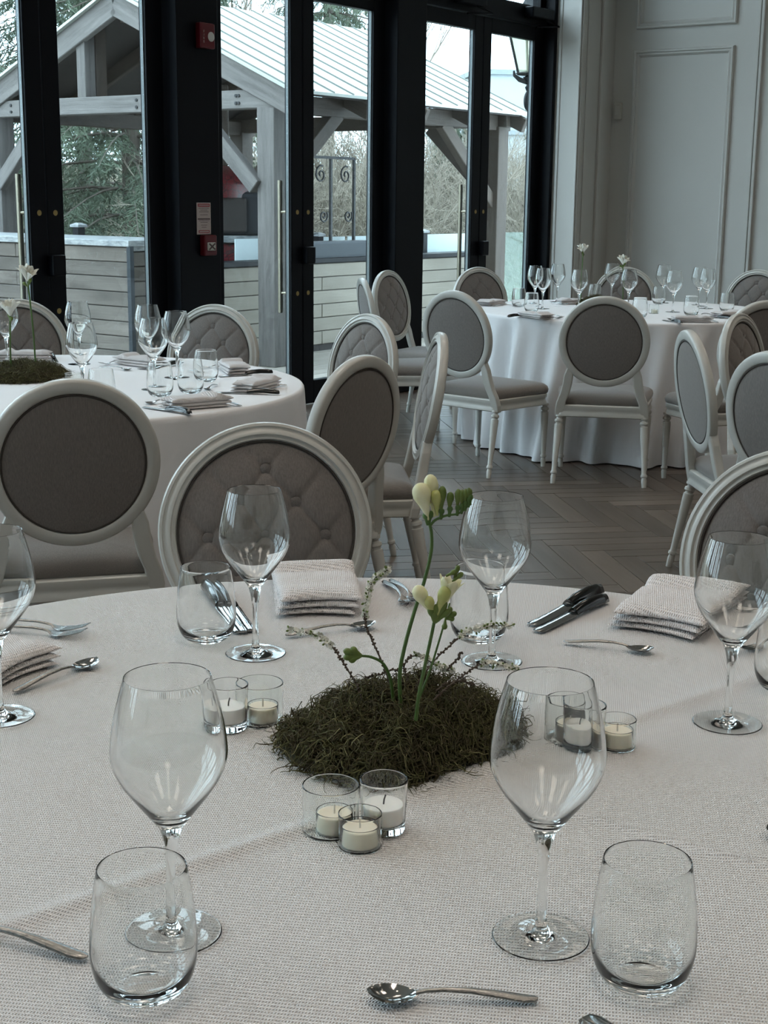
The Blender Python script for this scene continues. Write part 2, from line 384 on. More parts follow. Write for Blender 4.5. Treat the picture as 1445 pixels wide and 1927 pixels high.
def strip(q, label, m='wall', bv=.004):
    global tn
    o = MB().box(*q).build('trim_%d' % tn, M[m], None, loc=P0, rot=(0, 0, WROT)); tn += 1
    if bv: bevel(o, bv, 2)
    return prop(o, label, 'trim', kind='structure')
strip((T1 - .024, T1, -1.558, -1.538, .14, CEIL), 'vertical wall bead beside the right wall panel')
strip((T1 - .030, T1, -1.590, -1.567, .14, CEIL), 'second vertical wall bead beside the right wall panel')
strip((3.108, 3.150, -.327, -.316, 0, CEIL), 'narrow corner bead at the window reveal')
strip((3.42, 3.495, -.338, -.316, 0, CEIL), 'vertical flat trim in the dim corner')
strip((3.20, 3.39, -.324, -.316, 0, CEIL), 'wide flat board in the dim corner')
strip((3.092, 3.10, -.316, -.296, 0, CEIL), 'slim bead on the bright reveal edge')
strip((3.092, 3.10, -.145, -.120, 0, CEIL), 'slim bead on the reveal beside the black post')
for nm, q in (('baseboard_right', (T1 - .018, T1, -S1, -.346, 0, .14)), ('baseboard_left', (3.10, T1 - .02, -.344, -.316, 0, .14))):
    o = MB().box(*q).build(nm, M['wall'], None, loc=P0, rot=(0, 0, WROT)); bevel(o, .005, 2); prop(o, 'pale skirting board along the ' + ('panelled wall' if 'right' in nm else 'short corner wall'), 'baseboard', kind='structure')

# wall sensor
ms = empty('motion_sensor', W(T1, -.378, 2.013), WROT - R(90), 'small pale motion sensor high on the panelled wall', 'sensor')
b = MB().box(-.036, .036, -.035, 0, 0, .14).build('housing', M['white'], ms); bevel(b, .012, 3)
b = MB().box(-.022, .022, -.041, -.03, .03, .115).build('lens', M['lens'], ms); bevel(b, .006, 2)

# ------------------------------------------------------------------ alarm, notice and pull station on the black post
PF = -.1006
fa = empty('fire_alarm_strobe', W(-.985, PF, 2.19), WROT, 'red fire alarm strobe on the black post', 'fire alarm')
b = MB().box(-.06, .06, -.045, 0, 0, .14).build('body', M['red'], fa); bevel(b, .008, 2)
b = MB().lathe([(0, -.028), (.02, -.026), (.027, -.012), (.027, .0), (0, .0)], 20, Matrix.Translation((.025, -.046, .066)) @ Matrix.Rotation(R(-90), 4, 'X') @ Matrix.Scale(-1, 4, (0, 0, 1))).build('strobe_lens', M['lens'], fa, smooth=50)
for i, ch in enumerate('FIRE'):
    c = bpy.data.curves.new('letter', 'FONT'); c.body = ch; c.size = .019; c.align_x = 'CENTER'; c.extrude = .0006
    t_ = bpy.data.objects.new('letter', c); COL.objects.link(t_); lm = bpy.data.meshes.new_from_object(t_); bpy.data.objects.remove(t_); lm.materials.clear(); lm.materials.append(M['card'])
    obj_of('letter', lm, fa, loc=(-.035, -.046, .085 - i * .0185), rot=(R(90), 0, 0))
sg = empty('fire_notice', W(-1.0, PF, 1.145), WROT, 'small white card notice with red headings on the black post', 'sign')
b = MB().box(-.06, .06, -.004, 0, 0, .183).build('card', M['card'], sg); bevel(b, .0015, 1)
def mark(p, x0, x1, z0, z1, m, y=-.0048): MB().box(x0, x1, y, -.0041, z0, z1).build('printed_line', M[m], p)
mark(sg, -.05, .05, .160, .177, 'redink'); mark(sg, -.046, .046, .009, .024, 'redink'); mark(sg, -.052, .052, .085, .093, 'ink')
for z, l in ((.150, .045), (.139, .03), (.129, .04), (.112, .032), (.078, .046), (.068, .03), (.052, .026), (.04, .02)): mark(sg, -l, l, z, z + .0025, 'ink')
mark(sg, -.04, .04, .013, .020, 'card', -.0054); mark(sg, -.044, .044, .166, .171, 'card', -.0054)
ps = empty('fire_pull_station', W(-.985, PF, 1.022), WROT, 'red fire pull station with white handle plate below the notice', 'fire alarm')
b = MB().box(-.052, .052, -.045, 0, 0, .12).build('body', M['red'], ps); bevel(b, .008, 2)
b = MB().box(-.034, .034, -.052, -.044, .03, .078).build('handle_plate', M['white'], ps); bevel(b, .004, 2)
for a in (35, -35):
    o = MB().box(-.03, .03, -.0015, .0015, -.004, .004).build('grip_mark', M['ink'], ps); o.location = (0, -.0535, .054); o.rotation_euler = (0, R(a), 0)
# ------------------------------------------------------------------ outside: deck, walls, pergola, plants
DZ = -.05
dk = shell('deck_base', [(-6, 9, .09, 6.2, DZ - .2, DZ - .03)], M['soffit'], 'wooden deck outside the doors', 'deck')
for i in range(30):
    o = MB().box(-6, 9, .10 + i * .2, .10 + i * .2 + .194, -.028, 0).build('deck_plank', M['deck'], dk); bevel(o, .004, 1); o.location = (0, 0, DZ)
gr = MB(); N = 40
for i in range(N + 1):
    for j in range(N + 1):
        x = -40 + 80 * i / N; y = 6 + 60 * j / N
        h = -1.0 + 2.9 / (1 + math.exp(-(y - 13.5) * .55)) * (1.0 if x > 1 else .75) + .35 * math.sin(x * .7 + y * .3) * (1 if y > 9 else 0)
        gr.v.append((x, y, h))
for i in range(N):
    for j in range(N): a = i * (N + 1) + j; gr.f.append((a, a + N + 1, a + N + 2, a + 1))
M['hill'] = mat('dry_hillside', (.21, .175, .125), .95, var=(1.6, .3, (1, 1, 1), (.11, .11, .065)), bump=(14, .15, (1, 1, 1)))
hl = gr.build('hillside', M['hill'], None, smooth=180, loc=P0, rot=(0, 0, WROT)); prop(hl, 'dry tan hillside rising behind the garden', 'hillside', kind='structure')

def plank_wall(name, label, cat, t, o, rz, length, z0, z1, bh, depth, mt, capm, capt, over):
    r = empty(name, W(t, o, z0), rz, label, cat)
    MB().box(.01, length - .01, .012, depth, 0, z1 - z0).build('core', M['soffit'], r)
    n = int((z1 - z0) / bh)
    for i in range(n):
        zz = (z1 - z0) - (i + 1) * bh
        x = 0; lens = [length * f for f in ((.37, .63) if i % 2 else (.6, .4))] if length > 3 else [length]
        for L in lens:
            q = MB().box(0, L - .004, 0, .02, 0, bh - .007).build('plank', mt, r, loc=(x, -.004 * rnd.random(), max(zz, 0))); bevel(q, .004, 1); x += L
    c = MB().box(-over, length + over, -over, depth + over, z1 - z0, z1 - z0 + capt).build('cap', capm, r); bevel(c, .006, 2)
    return r
# left block: end face looks along -t, side face looks to the doors
plank_wall('garden_wall', 'weathered plank wall with pale stone cap outside the left doors', 'low wall', .77, 2.38 + 3.4, WROT - R(90), 3.4, DZ, .965, .118, .7, M['board_l'], M['capstone'], .05, .03)
sd = plank_wall('garden_wall_side', 'short return of the weathered plank wall beside its dark corner strip', 'low wall', .80, 2.37, WROT, .72, DZ, .93, .118, .3, M['board_l'], M['capstone'], .05, .01)
M['corner'] = mat('dark_corner_metal', (.02, .028, .036), .4, metal=.4, bump=(100, .0003, (1, 1, 1)))
cs = MB().box(-.02, .02, -.02, .02, 0, 1.02).build('corner_strip', M['corner'], None, loc=W(.765, 2.36, DZ), rot=(0, 0, WROT)); prop(cs, 'dark metal corner strip of the weathered plank wall', 'corner strip')
# right wall
plank_wall('deck_wall', 'long beige plank wall with black cap outside the right doors', 'low wall', 1.54, 2.40, WROT, 4.6, DZ, .765, .125, .18, M['board_r'], M['black'], .045, .02)
# glass railing behind it and black rail posts
M['frost'] = pane_mat('hazy_glass', (.85, .93, .93), .8, (.82, .90, .92), .8)
M['clear'] = pane_mat('green_glass', (.80, .90, .86), .8, (.5, .62, .58), .12)
gl = [(2.4, 4.0, .60, 'hazy glass rail panel behind the iron trellis', 'frost'), (4.05, 5.25, .60, 'hazy glass rail panel left of the black rail post', 'frost'), (5.32, 6.6, .60, 'hazy glass rail panel right of the black rail post', 'frost'), (6.7, 9.0, DZ, 'clear greenish glass rail panel nearest the panelled wall', 'clear')]
for (a, b, z, lab, mm) in gl:
    o = MB().box(0, b - a, 0, .012, 0, .99 - z).build('glass_rail', M[mm], None, loc=W(a, 2.72, z), rot=(0, 0, WROT)); prop(o, lab, 'glass rail')
for (t, o, zt, lab) in ((5.28, 2.68, 1.03, 'black rail post with pale cap seen in the third door pair'), (3.50, 2.66, 1.02, 'black rail post with pale cap behind the iron trellis'), (1.62, 3.9, 1.10, 'black rail post with pale cap left of the black door post')):
    p = empty('rail_post', W(t, o, DZ), WROT, lab, 'post')
    bevel(MB().box(-.04, .04, -.04, .04, 0, zt - DZ - .02).build('shaft', M['black'], p), .004, 1)
    MB().slab([(-.055, -.055), (.055, -.055), (.055, .055), (-.055, .055)], [(zt - DZ - .02, 0), (zt - DZ, 0), (zt - DZ + .018, .05)]).build('cap', M['capstone'], p)
# tapered black planter trough on the right wall with an iron trellis
tr = MB(); tr.slab([(-.62, -.08), (.40, -.08), (.40, .10), (-.62, .10)], [(0, .10), (.02, .08), (.13, 0), (.15, 0)])
o = tr.build('planter_trough', M['corner'], None, loc=W(3.62, 2.46, .812), rot=(0, 0, WROT)); prop(o, 'dark metal planter trough standing on the beige plank wall', 'planter')
it = empty('iron_trellis', W(3.44, 2.56, .812), WROT, 'black iron trellis with scrolls rising from the planter trough', 'trellis')
M['iron'] = mat('wrought_iron', (.018, .02, .022), .5, metal=.3, bump=(80, .0006, (1, 1, 1)))
for x in (-.28, .13, .49): MB().box(x - .012, x + .012, -.012, .012, 0, .92).build('upright', M['iron'], it)
for a, b in ((-.28, .13), (.13, .49)):
    MB().box(a, b, -.012, .012, .905, .93).build('top_bar', M['iron'], it)
def scroll(cx, cz, r, turn, flip):
    pts = []
    for i in range(26):
        a = turn + flip * i * .36; q = r * (1 - i / 30); pts.append((cx + q * math.cos(a), 0, cz + q * math.sin(a)))
    MB().tube(pts, .009, 6).build('scroll', M['iron'], it, smooth=60)
for x in (-.02, .36): scroll(x, .76, .085, 1.2, 1); scroll(x + .04, .38, .065, .6, -1)

# ---------------- pergola
pg = empty('pergola', W(2.0, 3.66, DZ), WROT, 'weathered timber pergola with pale metal gable roof outside', 'pergola')
def G(t, o, z): return (t - 2.0, o - 3.66, z - DZ)
OR_, OL, AP = 1.93, 5.39, 3.66
TF, TB = 2.0, 5.48
for (t, o, mm) in ((TF, OR_, 'wood_grey'), (TF, OL, 'wood_grey'), (TB, OR_, 'wood_brown'), (TB, OL, 'wood_brown')):
    q = beam('post', G(t, o, DZ), G(t, o, 2.08), .19, .19, M[mm], pg)
for t, mm in ((TF - .02, 'wood_grey'), (TB, 'wood_brown')):
    beam('tie_beam', G(t, 1.76, 2.15), G(t, 5.62, 2.15), .14, .15, M[mm], pg)
for o in (OR_, OL): beam('eave_beam', G(TF + .08, o, 2.12), G(5.66, o, 2.12), .13, .15, M['wood_brown'], pg)
RZ, EZ, EO = 3.10, 2.185, 1.60
def rafter(t, sgn, m, hz=.19, wy=.06, drop=.11):
    a = Vector(G(t, AP + sgn * (EO - AP) * -1.0, EZ - drop + .02)) if False else Vector(G(t, AP - sgn * (AP - EO), EZ - drop)); b = Vector(G(t, AP, RZ - drop))
    return beam('rafter', a, b, wy, hz, M[m], pg)
for sgn in (1, -1):
    rafter(TF - .08, sgn, 'wood_grey', .20, .07, .10)
    for t in (2.9, 3.75, 4.6, 5.5): rafter(t, sgn, 'wood_brown', .14, .06, .10)
for o in (4.13, 3.19):
    beam('queen_post', G(TF - .02, o, 2.22), G(TF - .02, o, 2.84), .11, .13, M['wood_grey'], pg)
    beam('queen_post', G(TF + .12, o, 2.22), G(TF + .12, o, 2.84), .11, .13, M['wood_brown'], pg)  # added brown copy behind, painting the shaded side face of the grey post
beam('collar_beam', G(4.6, 2.8, 2.62), G(4.6, 4.55, 2.62), .1, .12, M['wood_brown'], pg)
beam('ridge_beam', G(TF, AP, 2.93), G(5.6, AP, 2.93), .08, .16, M['wood_brown'], pg)
def brace(a, b, m): beam('brace', G(*a), G(*b), .09, .13, M[m], pg)
brace((TF - .1, 2.02, 1.44), (TF - .1, 2.72, 2.10), 'wood_grey'); brace((TF - .1, 5.30, 1.44), (TF - .1, 4.60, 2.10), 'wood_grey')
brace((TF + .06, OR_, 1.42), (TF + .86, OR_, 2.08), 'wood_brown'); brace((TB - .06, OR_, 1.32), (TB - 1.0, OR_, 2.08), 'wood_brown')
brace((TB, OR_ + .06, 1.40), (TB, OR_ + .80, 2.08), 'wood_brown'); brace((TB, OL - .06, 1.42), (TB, OL - .72, 2.08), 'wood_brown')
for (t, o) in ((TF - .092, 3.42), (TF - .092, 2.25), (TF - .092, 2.22), (TF - .092, 5.1)):
    for z in (2.12, 2.18):
        MB().lathe([(0, 0), (.014, 0), (.014, .008), (0, .01)], 10, Matrix.Translation(G(t, o, z)) @ Matrix.Rotation(R(-90), 4, 'Y')).build('bolt_head', M['iron'], pg, smooth=40)
TR0, TR1 = 1.84, 5.62
for sgn in (1, -1):
    eo = AP - sgn * (AP - EO)
    b = MB(); b.add([G(TR0, eo, EZ), G(TR1, eo, EZ), G(TR1, AP, RZ), G(TR0, AP, RZ), G(TR0, eo, EZ + .025), G(TR1, eo, EZ + .025), G(TR1, AP, RZ + .025), G(TR0, AP, RZ + .025)],
        [(0, 1, 2, 3), (4, 5, 6, 7), (0, 1, 5, 4), (1, 2, 6, 5), (2, 3, 7, 6), (3, 0, 4, 7)])
    rp_ = b.build('roof_sheet', M['roof'], pg)
    b = MB(); b.add([G(TR0 + .1, eo + sgn * .05, EZ + .01), G(TR1 - .1, eo + sgn * .05, EZ + .01), G(TR1 - .1, AP, RZ - .012), G(TR0 + .1, AP, RZ - .012), G(TR0 + .1, eo + sgn * .05, EZ - .012), G(TR1 - .1, eo + sgn * .05, EZ - .012), G(TR1 - .1, AP, RZ - .034), G(TR0 + .1, AP, RZ - .034)],
        [(0, 1, 2, 3), (4, 5, 6, 7), (0, 1, 5, 4), (1, 2, 6, 5), (2, 3, 7, 6), (3, 0, 4, 7)])
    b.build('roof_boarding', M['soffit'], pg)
    nr = 15
    for i in range(nr):
        t = TR0 + .03 + (TR1 - TR0 - .06) * i / (nr - 1)
        q = beam('roof_seam', G(t, eo, EZ + .030), G(t, AP, RZ + .030), .016, .014, M['rib'], rp_, 0)
        q.parent = rp_
for (t, o) in ((2.6, 3.2), (3.1, 2.55)):
    bl = empty('hanging_bulb', W(t, o, 2.30), 0, 'bare glass bulb hanging under the pergola roof, ' + ('left of' if t < 3 else 'right of') + ' the black alarm post', 'bulb')
    MB().lathe([(0, -.07), (.03, -.055), (.036, -.03), (.02, .0), (.014, .02), (0, .02)], 16).build('globe', M['card'], bl, smooth=60)
    MB().tube([(0, 0, .02), (0, 0, .45)], .006, 6).build('cord', M['iron'], bl)

# ---------------- pizza oven under the pergola
M['mosaic'] = mat('red_mosaic', (.24, .012, .02), .3, bump=(80, .0006, (1, 1, 1)))
n = M['mosaic'].node_tree; vo = n.nodes.new('ShaderNodeTexVoronoi'); vo.feature = 'DISTANCE_TO_EDGE'; vo.inputs['Scale'].default_value = 17
tc2 = n.nodes.new('ShaderNodeTexCoord'); n.links.new(tc2.outputs['Object'], vo.inputs['Vector']); rp2 = n.nodes.new('ShaderNodeValToRGB')
rp2.color_ramp.elements[0].position = .03; rp2.color_ramp.elements[0].color = (.02, .008, .01, 1); rp2.color_ramp.elements[1].position = .07; rp2.color_ramp.elements[1].color = (.115, .008, .013, 1)
n.links.new(vo.outputs['Distance'], rp2.inputs['Fac']); n.links.new(rp2.outputs['Color'], n.nodes['Principled BSDF'].inputs['Base Color'])
ov = empty('pizza_oven', W(3.16, 3.78, DZ), WROT - R(45), 'red mosaic outdoor pizza oven with dark mouth under the pergola', 'oven')
M['ovdark'] = mat('oven_black', (.02, .024, .03), .5, bump=(40, .002, (1, 1, 1)))  # near-black body between shelf and dome
b = MB().box(-.50, .50, -.5, .6, 0, .78).build('stand', M['board_r'], ov); bevel(b, .01, 1)
b = MB().box(-.55, .55, -.56, .66, .80, .98).build('base', M['mosaic'], ov); bevel(b, .03, 3)
b = MB().box(-.58, .58, -.60, .66, .985, 1.05).build('shelf', M['capstone'], ov); bevel(b, .01, 2)
b = MB().box(-.52, .52, -.50, .62, 1.05, 1.46).build('oven_body', M['ovdark'], ov); bevel(b, .05, 3)
db = MB(); prof = [(0, .20)] + [(.98 * math.sin(a), .20 * math.cos(a)) for a in [R(x) for x in range(15, 91, 15)]] + [(.98, -.12), (0, -.12)]
db.lathe(prof, 40, Matrix.Translation((0, .06, 1.52)) @ Matrix.Diagonal((.60, .68, 1, 1))).build('dome', M['mosaic'], ov, smooth=40)
b = MB().box(-.36, .36, -.54, -.49, 1.08, 1.40).build('mouth', M['soffit'], ov); bevel(b, .02, 2)
b = MB().box(-.28, .22, -.16, .2, 1.7, 2.45).build('chimney_hood', M['wood_brown'], ov); bevel(b, .02, 2)

# ---------------- wall lantern outside
ln = empty('wall_lantern', W(3.44, .33, 2.14), WROT, 'black ironwork wall lantern outside by the panelled wall', 'lantern')
sq = [(-.15, -.15), (.15, -.15), (.15, .15), (-.15, .15)]
MB().slab(sq, [(.235, .10), (.25, .075), (.26, .10)]).build('base_plate', M['iron'], ln)
M['amber'] = pane_mat('lantern_glass', (.8, .82, .74), .8, (.62, .62, .5), .45)
MB().slab(sq, [(.265, .10), (.60, .012)]).build('glass', M['amber'], ln)
for sx in (-1, 1):
    for sy in (-1, 1): MB().tube([(sx * .079, sy * .079, .25), (sx * .148, sy * .148, .62)], .011, 6).build('corner_bar', M['iron'], ln)
MB().slab(sq, [(.60, -.02), (.63, -.03), (.70, .05), (.80, .12), (.84, .14), (.90, .145)]).build('hood', M['iron'], ln)
for sx in (-1, 1):
    pts = [(sx * .13 * math.cos(a), -.15, .59 - .09 * math.sin(a)) for a in [math.pi * i / 10 / 2 for i in range(11)]]
    MB().tube(pts, .012, 6).build('tracery', M['iron'], ln)
for k in range(4):
    a = k * math.pi / 2 + math.pi / 4; MB().tube([(0.03 * math.cos(a), .03 * math.sin(a), .18), (.10 * math.cos(a), .10 * math.sin(a), .20), (.145 * math.cos(a), .145 * math.sin(a), .235), (.15 * math.cos(a), .15 * math.sin(a), .27)], [.02, .02, .014, .008], 8).build('leaf_foot', M['iron'], ln, smooth=60)
MB().lathe([(0, .06), (.02, .07), (.05, .14), (.03, .17), (.07, .22), (.02, .24), (0, .24)], 16).build('finial', M['iron'], ln, smooth=50)
pts = [(-.02 + .07 * math.cos(a) * (1 - i / 40), 0, .02 + .085 * math.sin(a) * (1 - i / 40)) for i, a in [(i, R(70 + 15 * i)) for i in range(22)]]
MB().tube(pts, .018, 8).build('scroll', M['iron'], ln, smooth=60)
MB().tube([(0, 0, .10), (.14, -.05, .06), (.2, -.16, .02)], .018, 8).build('bracket_arm', M['iron'], ln, smooth=60)

# ---------------- far building
fb = empty('far_building', (6.2, 46, -1), R(8), 'pale blue flat roofed building far behind the trees', 'building')
M['bld'] = mat('pale_cladding', (.40, .44, .45), .7, bump=(3, .01, (1, .1, 1)))
M['bld2'] = mat('cladding_band', (.27, .31, .33), .7, bump=(3, .01, (1, .1, 1)))
MB().box(-3.5, 6, 0, 8, 0, 6.1).build('upper_block', M['bld'], fb); MB().box(-5, 9, -2.5, 0, 0, 4.2).build('lower_block', M['bld'], fb)
MB().box(-3.6, 6.1, -.1, 8.1, 6.1, 6.25).build('parapet', M['bld2'], fb); MB().box(-5.1, 9.1, -2.6, 0, 4.2, 4.33).build('parapet', M['bld2'], fb); MB().box(-5.05, 9.05, -2.55, -2.5, 2.6, 2.7).build('band', M['bld2'], fb)
MB().tube([(-1.2, 1, 6.2), (-1.2, 1, 6.9)], .05, 6).build('vent_pipe', M['bld2'], fb)

# ---------------- trees and shrubs
M['needle'] = mat('spruce_needles', (.03, .05, .033), .7, var=(1.3, .25, (1, 1, 1), (.13, .17, .11)), bump=(30, .01, (1, 1, 1)))
M['bark'] = mat('bark', (.10, .085, .07), .9, bump=(20, .02, (1, 1, .2)))
M['twig'] = mat('bare_twigs', (.21, .18, .135), .85, var=(2, .3, (1, 1, 1), (.34, .31, .26)), bump=(30, .004, (1, 1, 1)))
M['twigdk'] = mat('dark_twigs', (.13, .115, .09), .85, var=(2, .3, (1, 1, 1), (.24, .21, .17)), bump=(30, .004, (1, 1, 1)))
M['shrub'] = mat('olive_leaves', (.10, .13, .05), .7, var=(2, .3, (1, 1, 1), (.24, .26, .11)), bump=(30, .004, (1, 1, 1)))
def spruce(name, loc, h, rad, label, levels=26, z0=.3, seed=1, dens=1.0):
    g = random.Random(seed); r = empty(name, loc, g.random() * 6, label, 'tree', 'trees behind the garden')
    MB().tube([(0, 0, 0), (0, 0, h * .5), (0, 0, h)], [.16, .1, .01], 8).build('trunk', M['bark'], r, smooth=60)
    b = MB(); br = MB()
    for l in range(levels):
        u = l / (levels - 1); z = z0 + (h - z0) * u ** .95; R_ = rad * (1 - u) ** .8 + .12
        for k in range(9 if u < .7 else 6):
            a = k * 6.283 / 9 + g.random() * .7 + l; L = R_ * (.75 + .35 * g.random()); pts = []
            for s in range(6):
                q = s / 5; pts.append(Vector((math.cos(a) * L * q, math.sin(a) * L * q, z + L * (.18 * q - .55 * q * q + .16 * q ** 3))))
            br.tube(pts, [.022 * (1 - .8 * s / 5) for s in range(6)], 4, False)
            nt_ = int((10 + L * 9) * dens)
            for j in range(nt_):
                q = .12 + .88 * (j + g.random()) / nt_; i = min(int(q * 5), 4); p = pts[i].lerp(pts[i + 1], q * 5 - i)
                da = a + g.choice((-1, 1)) * (.5 + .5 * g.random()); dl = (.22 + .3 * g.random()) * (1.15 - .5 * q)
                d = Vector((math.cos(da) * .75, math.sin(da) * .75, -.55 - .5 * g.random())).normalized()
                for w_ in range(12):
                    s0 = p + d * dl * w_ / 12; nd = (d * .5 + Vector((g.uniform(-1, 1), g.uniform(-1, 1), g.uniform(-.9, .3)))).normalized(); sd = nd.cross(Vector((g.uniform(-1, 1), g.uniform(-1, 1), .3))).normalized()
                    ln_ = .08 + .07 * g.random(); w2 = .006 + .005 * g.random(); bi = len(b.v)
                    b.v += [tuple(s0 - sd * w2), tuple(s0 + sd * w2), tuple(s0 + nd * ln_)]; b.f.append((bi, bi + 1, bi + 2))
    br.build('branches', M['bark'], r, recalc=False, kind='stuff'); b.build('needles', M['needle'], r, recalc=False, kind='stuff'); return r
spruce('spruce_tree', (-3.55, 20.2, -.6), 10.5, 2.8, 'dense dark spruce tree behind the pergola, seen through the second pane', 30, .5, 3, 1.5)
spruce('spruce_tree', (-6.5, 18.0, -.6), 11, 2.4, 'tall spruce tree at the upper left edge behind the pergola', 28, .5, 5, 1.2)
spruce('spruce_tree', (-5.6, 27, 0), 12, 2.9, 'spruce tree farther back between the two nearer spruces', 26, .5, 8, 1.1)
spruce('spruce_tree', (-1.35, 33, 2.0), 8.8, 1.7, 'narrow conifer above the pergola roof ridge', 24, 2.0, 11, 1.0)
spruce('young_conifer', (2.95, 24.5, .3), 3.3, .9, 'young green conifer by the glass rail near the panelled wall', 16, .3, 13, 1.0)
spruce('young_conifer', (1.05, 22.5, .2), 2.3, .75, 'low green conifer seen through the third door pair', 12, .3, 17, 1.0)
def twig_mesh(seed, levels=5, spread=.6, L0=.85, r0=.022, up=.25, kids=3):
    g = random.Random(seed); b = MB()
    def grow(p, d, L, r, lv):
        pts = [p]; q = p; dd = d
        for s in range(3):
            dd = (dd + Vector((g.uniform(-1, 1), g.uniform(-1, 1), g.uniform(-.6, 1) * .6 + up * .3)) * .22).normalized(); q = q + dd * L / 3; pts.append(q)
        b.tube(pts, [r, r * .9, r * .8, r * .65], 4 if lv > 2 else 3, False)
        if lv == 0: return
        for k in range(kids):
            i = g.choice((1, 2, 3, 3)); nd = (dd + Vector((g.uniform(-1, 1), g.uniform(-1, 1), g.uniform(-.9, .75) + up)) * spread).normalized()
            grow(pts[i], nd, L * g.uniform(.6, .85), r * .62, lv - 1)
    for k in range(5):
        a = k * 1.257 + g.random(); grow(Vector((.1 * math.cos(a), .1 * math.sin(a), 0)), Vector((math.cos(a) * .5, math.sin(a) * .5, 1)).normalized(), L0, r0, levels)
    return b
g = random.Random(77); shr = [twig_mesh(40 + i, 5 if i < 2 else 4, .75, .95, .020, .15, 3 if i < 2 else 4) for i in range(4)]
spots = []
for i in range(34):
    x = -2.2 + 6.4 * i / 33 + g.uniform(-.2, .2); y = g.uniform(17.8, 23)
    d = Vector((x, y, 0)) - P0; t, o = d.dot(WX), d.dot(WO)
    if t < 7.0 and o < 7.2: y += 2.4 if t > 5.5 else 3.6
    if o < 4.2: y += 1.6
    spots.append((x, y, -.7 + max(0, (y - 18)) * .07, g.uniform(1.05, 1.3) * (.84 if x > 1.6 else 1)))
b = MB(); dark = []
for i, (x, y, z, s) in enumerate(spots):
    q = shr[i % 4]; b.add(q.v, q.f, Matrix.Translation((x, y, z)) @ Matrix.Rotation(g.random() * 6.28, 4, 'Z') @ Matrix.Scale(s, 4)); dark += [1 if i % 4 == 3 else 0] * len(q.f)
o = b.build('thicket', M['twig'], None, recalc=False, kind='stuff'); o.data.materials.append(M['twigdk']); o.data.polygons.foreach_set('material_index', dark)
prop(o, 'pale tan leafless thicket of twigs behind the glass rail', 'thicket')
for (x, y, z, s, lab) in ((-4.3, 40, 2.4, 1.5, 'leafless tree above the roof left of the second black post'), (-.25, 40, 2.6, 1.25, 'leafless tree above the right end of the roof ridge'), (1.45, 58, 0, 1.5, 'faint leafless tree against the sky left of the third door stile')):
    b = twig_mesh(int(x * 10) + 300, 5, .5, 1.5, .035, .6); r = empty('bare_tree', (x, y, z), 0, lab, 'tree', None)
    o = b.build('branches', M['twigdk'], r, recalc=False, kind='stuff'); o.scale = (s, s, s)
# ------------------------------------------------------------------ furniture materials
M['paint'] = mat('antique_white_paint', (.50, .495, .46), .32, spec=.5, var=(7, .3, (1, 1, 1), (.60, .59, .55)), bump=(60, .0004, (1, 1, 1)), coat=.15)
M['fabric'] = mat('linen_upholstery', (.13, .114, .104), .85, sheen=.3, var=(420, .28, (1, 1, .12), (.235, .208, .19)), bump=(500, .0006, (1, 1, .2)))
M['fabric_seat'] = mat('linen_seat', (.145, .128, .115), .8, sheen=.3, var=(420, .28, (1, .15, 1), (.23, .205, .185)), bump=(500, .0006, (1, .2, 1)))
M['gap_shade_piping'] = mat('gap_shade_dark', (.05, .042, .036), .8, bump=(500, .0004, (1, 1, 1)))  # dark piping round the pads, its colour painting the shadow gap at the frame
def cloth_mat(name, col, pitch, depth):
    m = mat(name, col, .8, sheen=.15); n = m.node_tree; p = n.nodes['Principled BSDF']
    tc = n.nodes.new('ShaderNodeTexCoord'); mp = n.nodes.new('ShaderNodeMapping'); mp.inputs['Rotation'].default_value = (0, 0, R(8))
    n.links.new(tc.outputs['Object'], mp.inputs['Vector']); sx = n.nodes.new('ShaderNodeSeparateXYZ'); n.links.new(mp.outputs[0], sx.inputs[0])
    def wave(sock, k, ph=None):
        a = n.nodes.new('ShaderNodeMath'); a.operation = 'MULTIPLY'; a.inputs[1].default_value = k; n.links.new(sock, a.inputs[0])
        s = n.nodes.new('ShaderNodeMath'); s.operation = 'SINE'; n.links.new(a.outputs[0], s.inputs[0]); return s
    k = 2 * math.pi / pitch
    s1 = wave(sx.outputs['X'], k); s2 = wave(sx.outputs['Y'], k * .55)
    mu = n.nodes.new('ShaderNodeMath'); mu.operation = 'MULTIPLY'; n.links.new(s1.outputs[0], mu.inputs[0]); n.links.new(s2.outputs[0], mu.inputs[1])
    ad = n.nodes.new('ShaderNodeMath'); ad.operation = 'MULTIPLY_ADD'; ad.inputs[1].default_value = .55; n.links.new(s1.outputs[0], ad.inputs[0]); n.links.new(mu.outputs[0], ad.inputs[2])
    bp = n.nodes.new('ShaderNodeBump'); bp.inputs['Distance'].default_value = depth; n.links.new(ad.outputs[0], bp.inputs['Height']); n.links.new(bp.outputs[0], p.inputs['Normal'])
    return m
M['cloth'] = cloth_mat('waffle_tablecloth', (.81, .795, .79), .0026, .00075)
M['cloth2'] = mat('plain_tablecloth', (.81, .81, .825), .8, sheen=.15, bump=(300, .0003, (1, 1, 1)))
M['napkin'] = cloth_mat('pique_napkin', (.83, .79, .785), .0032, .0008)
M['glass'] = glass_mat('clear_glass', 1.5, (.995, 1, .998))
M['thin'] = glass_mat('candle_glass', 1.45, (.99, 1, .995))
M['chrome'] = mat('polished_cutlery', (.40, .39, .375), .09, metal=1, bump=(60, .0002, (1, 1, 1)))
M['handle'] = mat('patterned_handle', (.36, .35, .335), .14, metal=1, bump=(260, .0006, (1, 1, 1)))
M['knifeh'] = mat('dark_reflecting_handle', (.10, .10, .10), .13, metal=1, bump=(30, .0003, (1, 1, 1)))  # steel handle with the dark room's reflection put into its colour
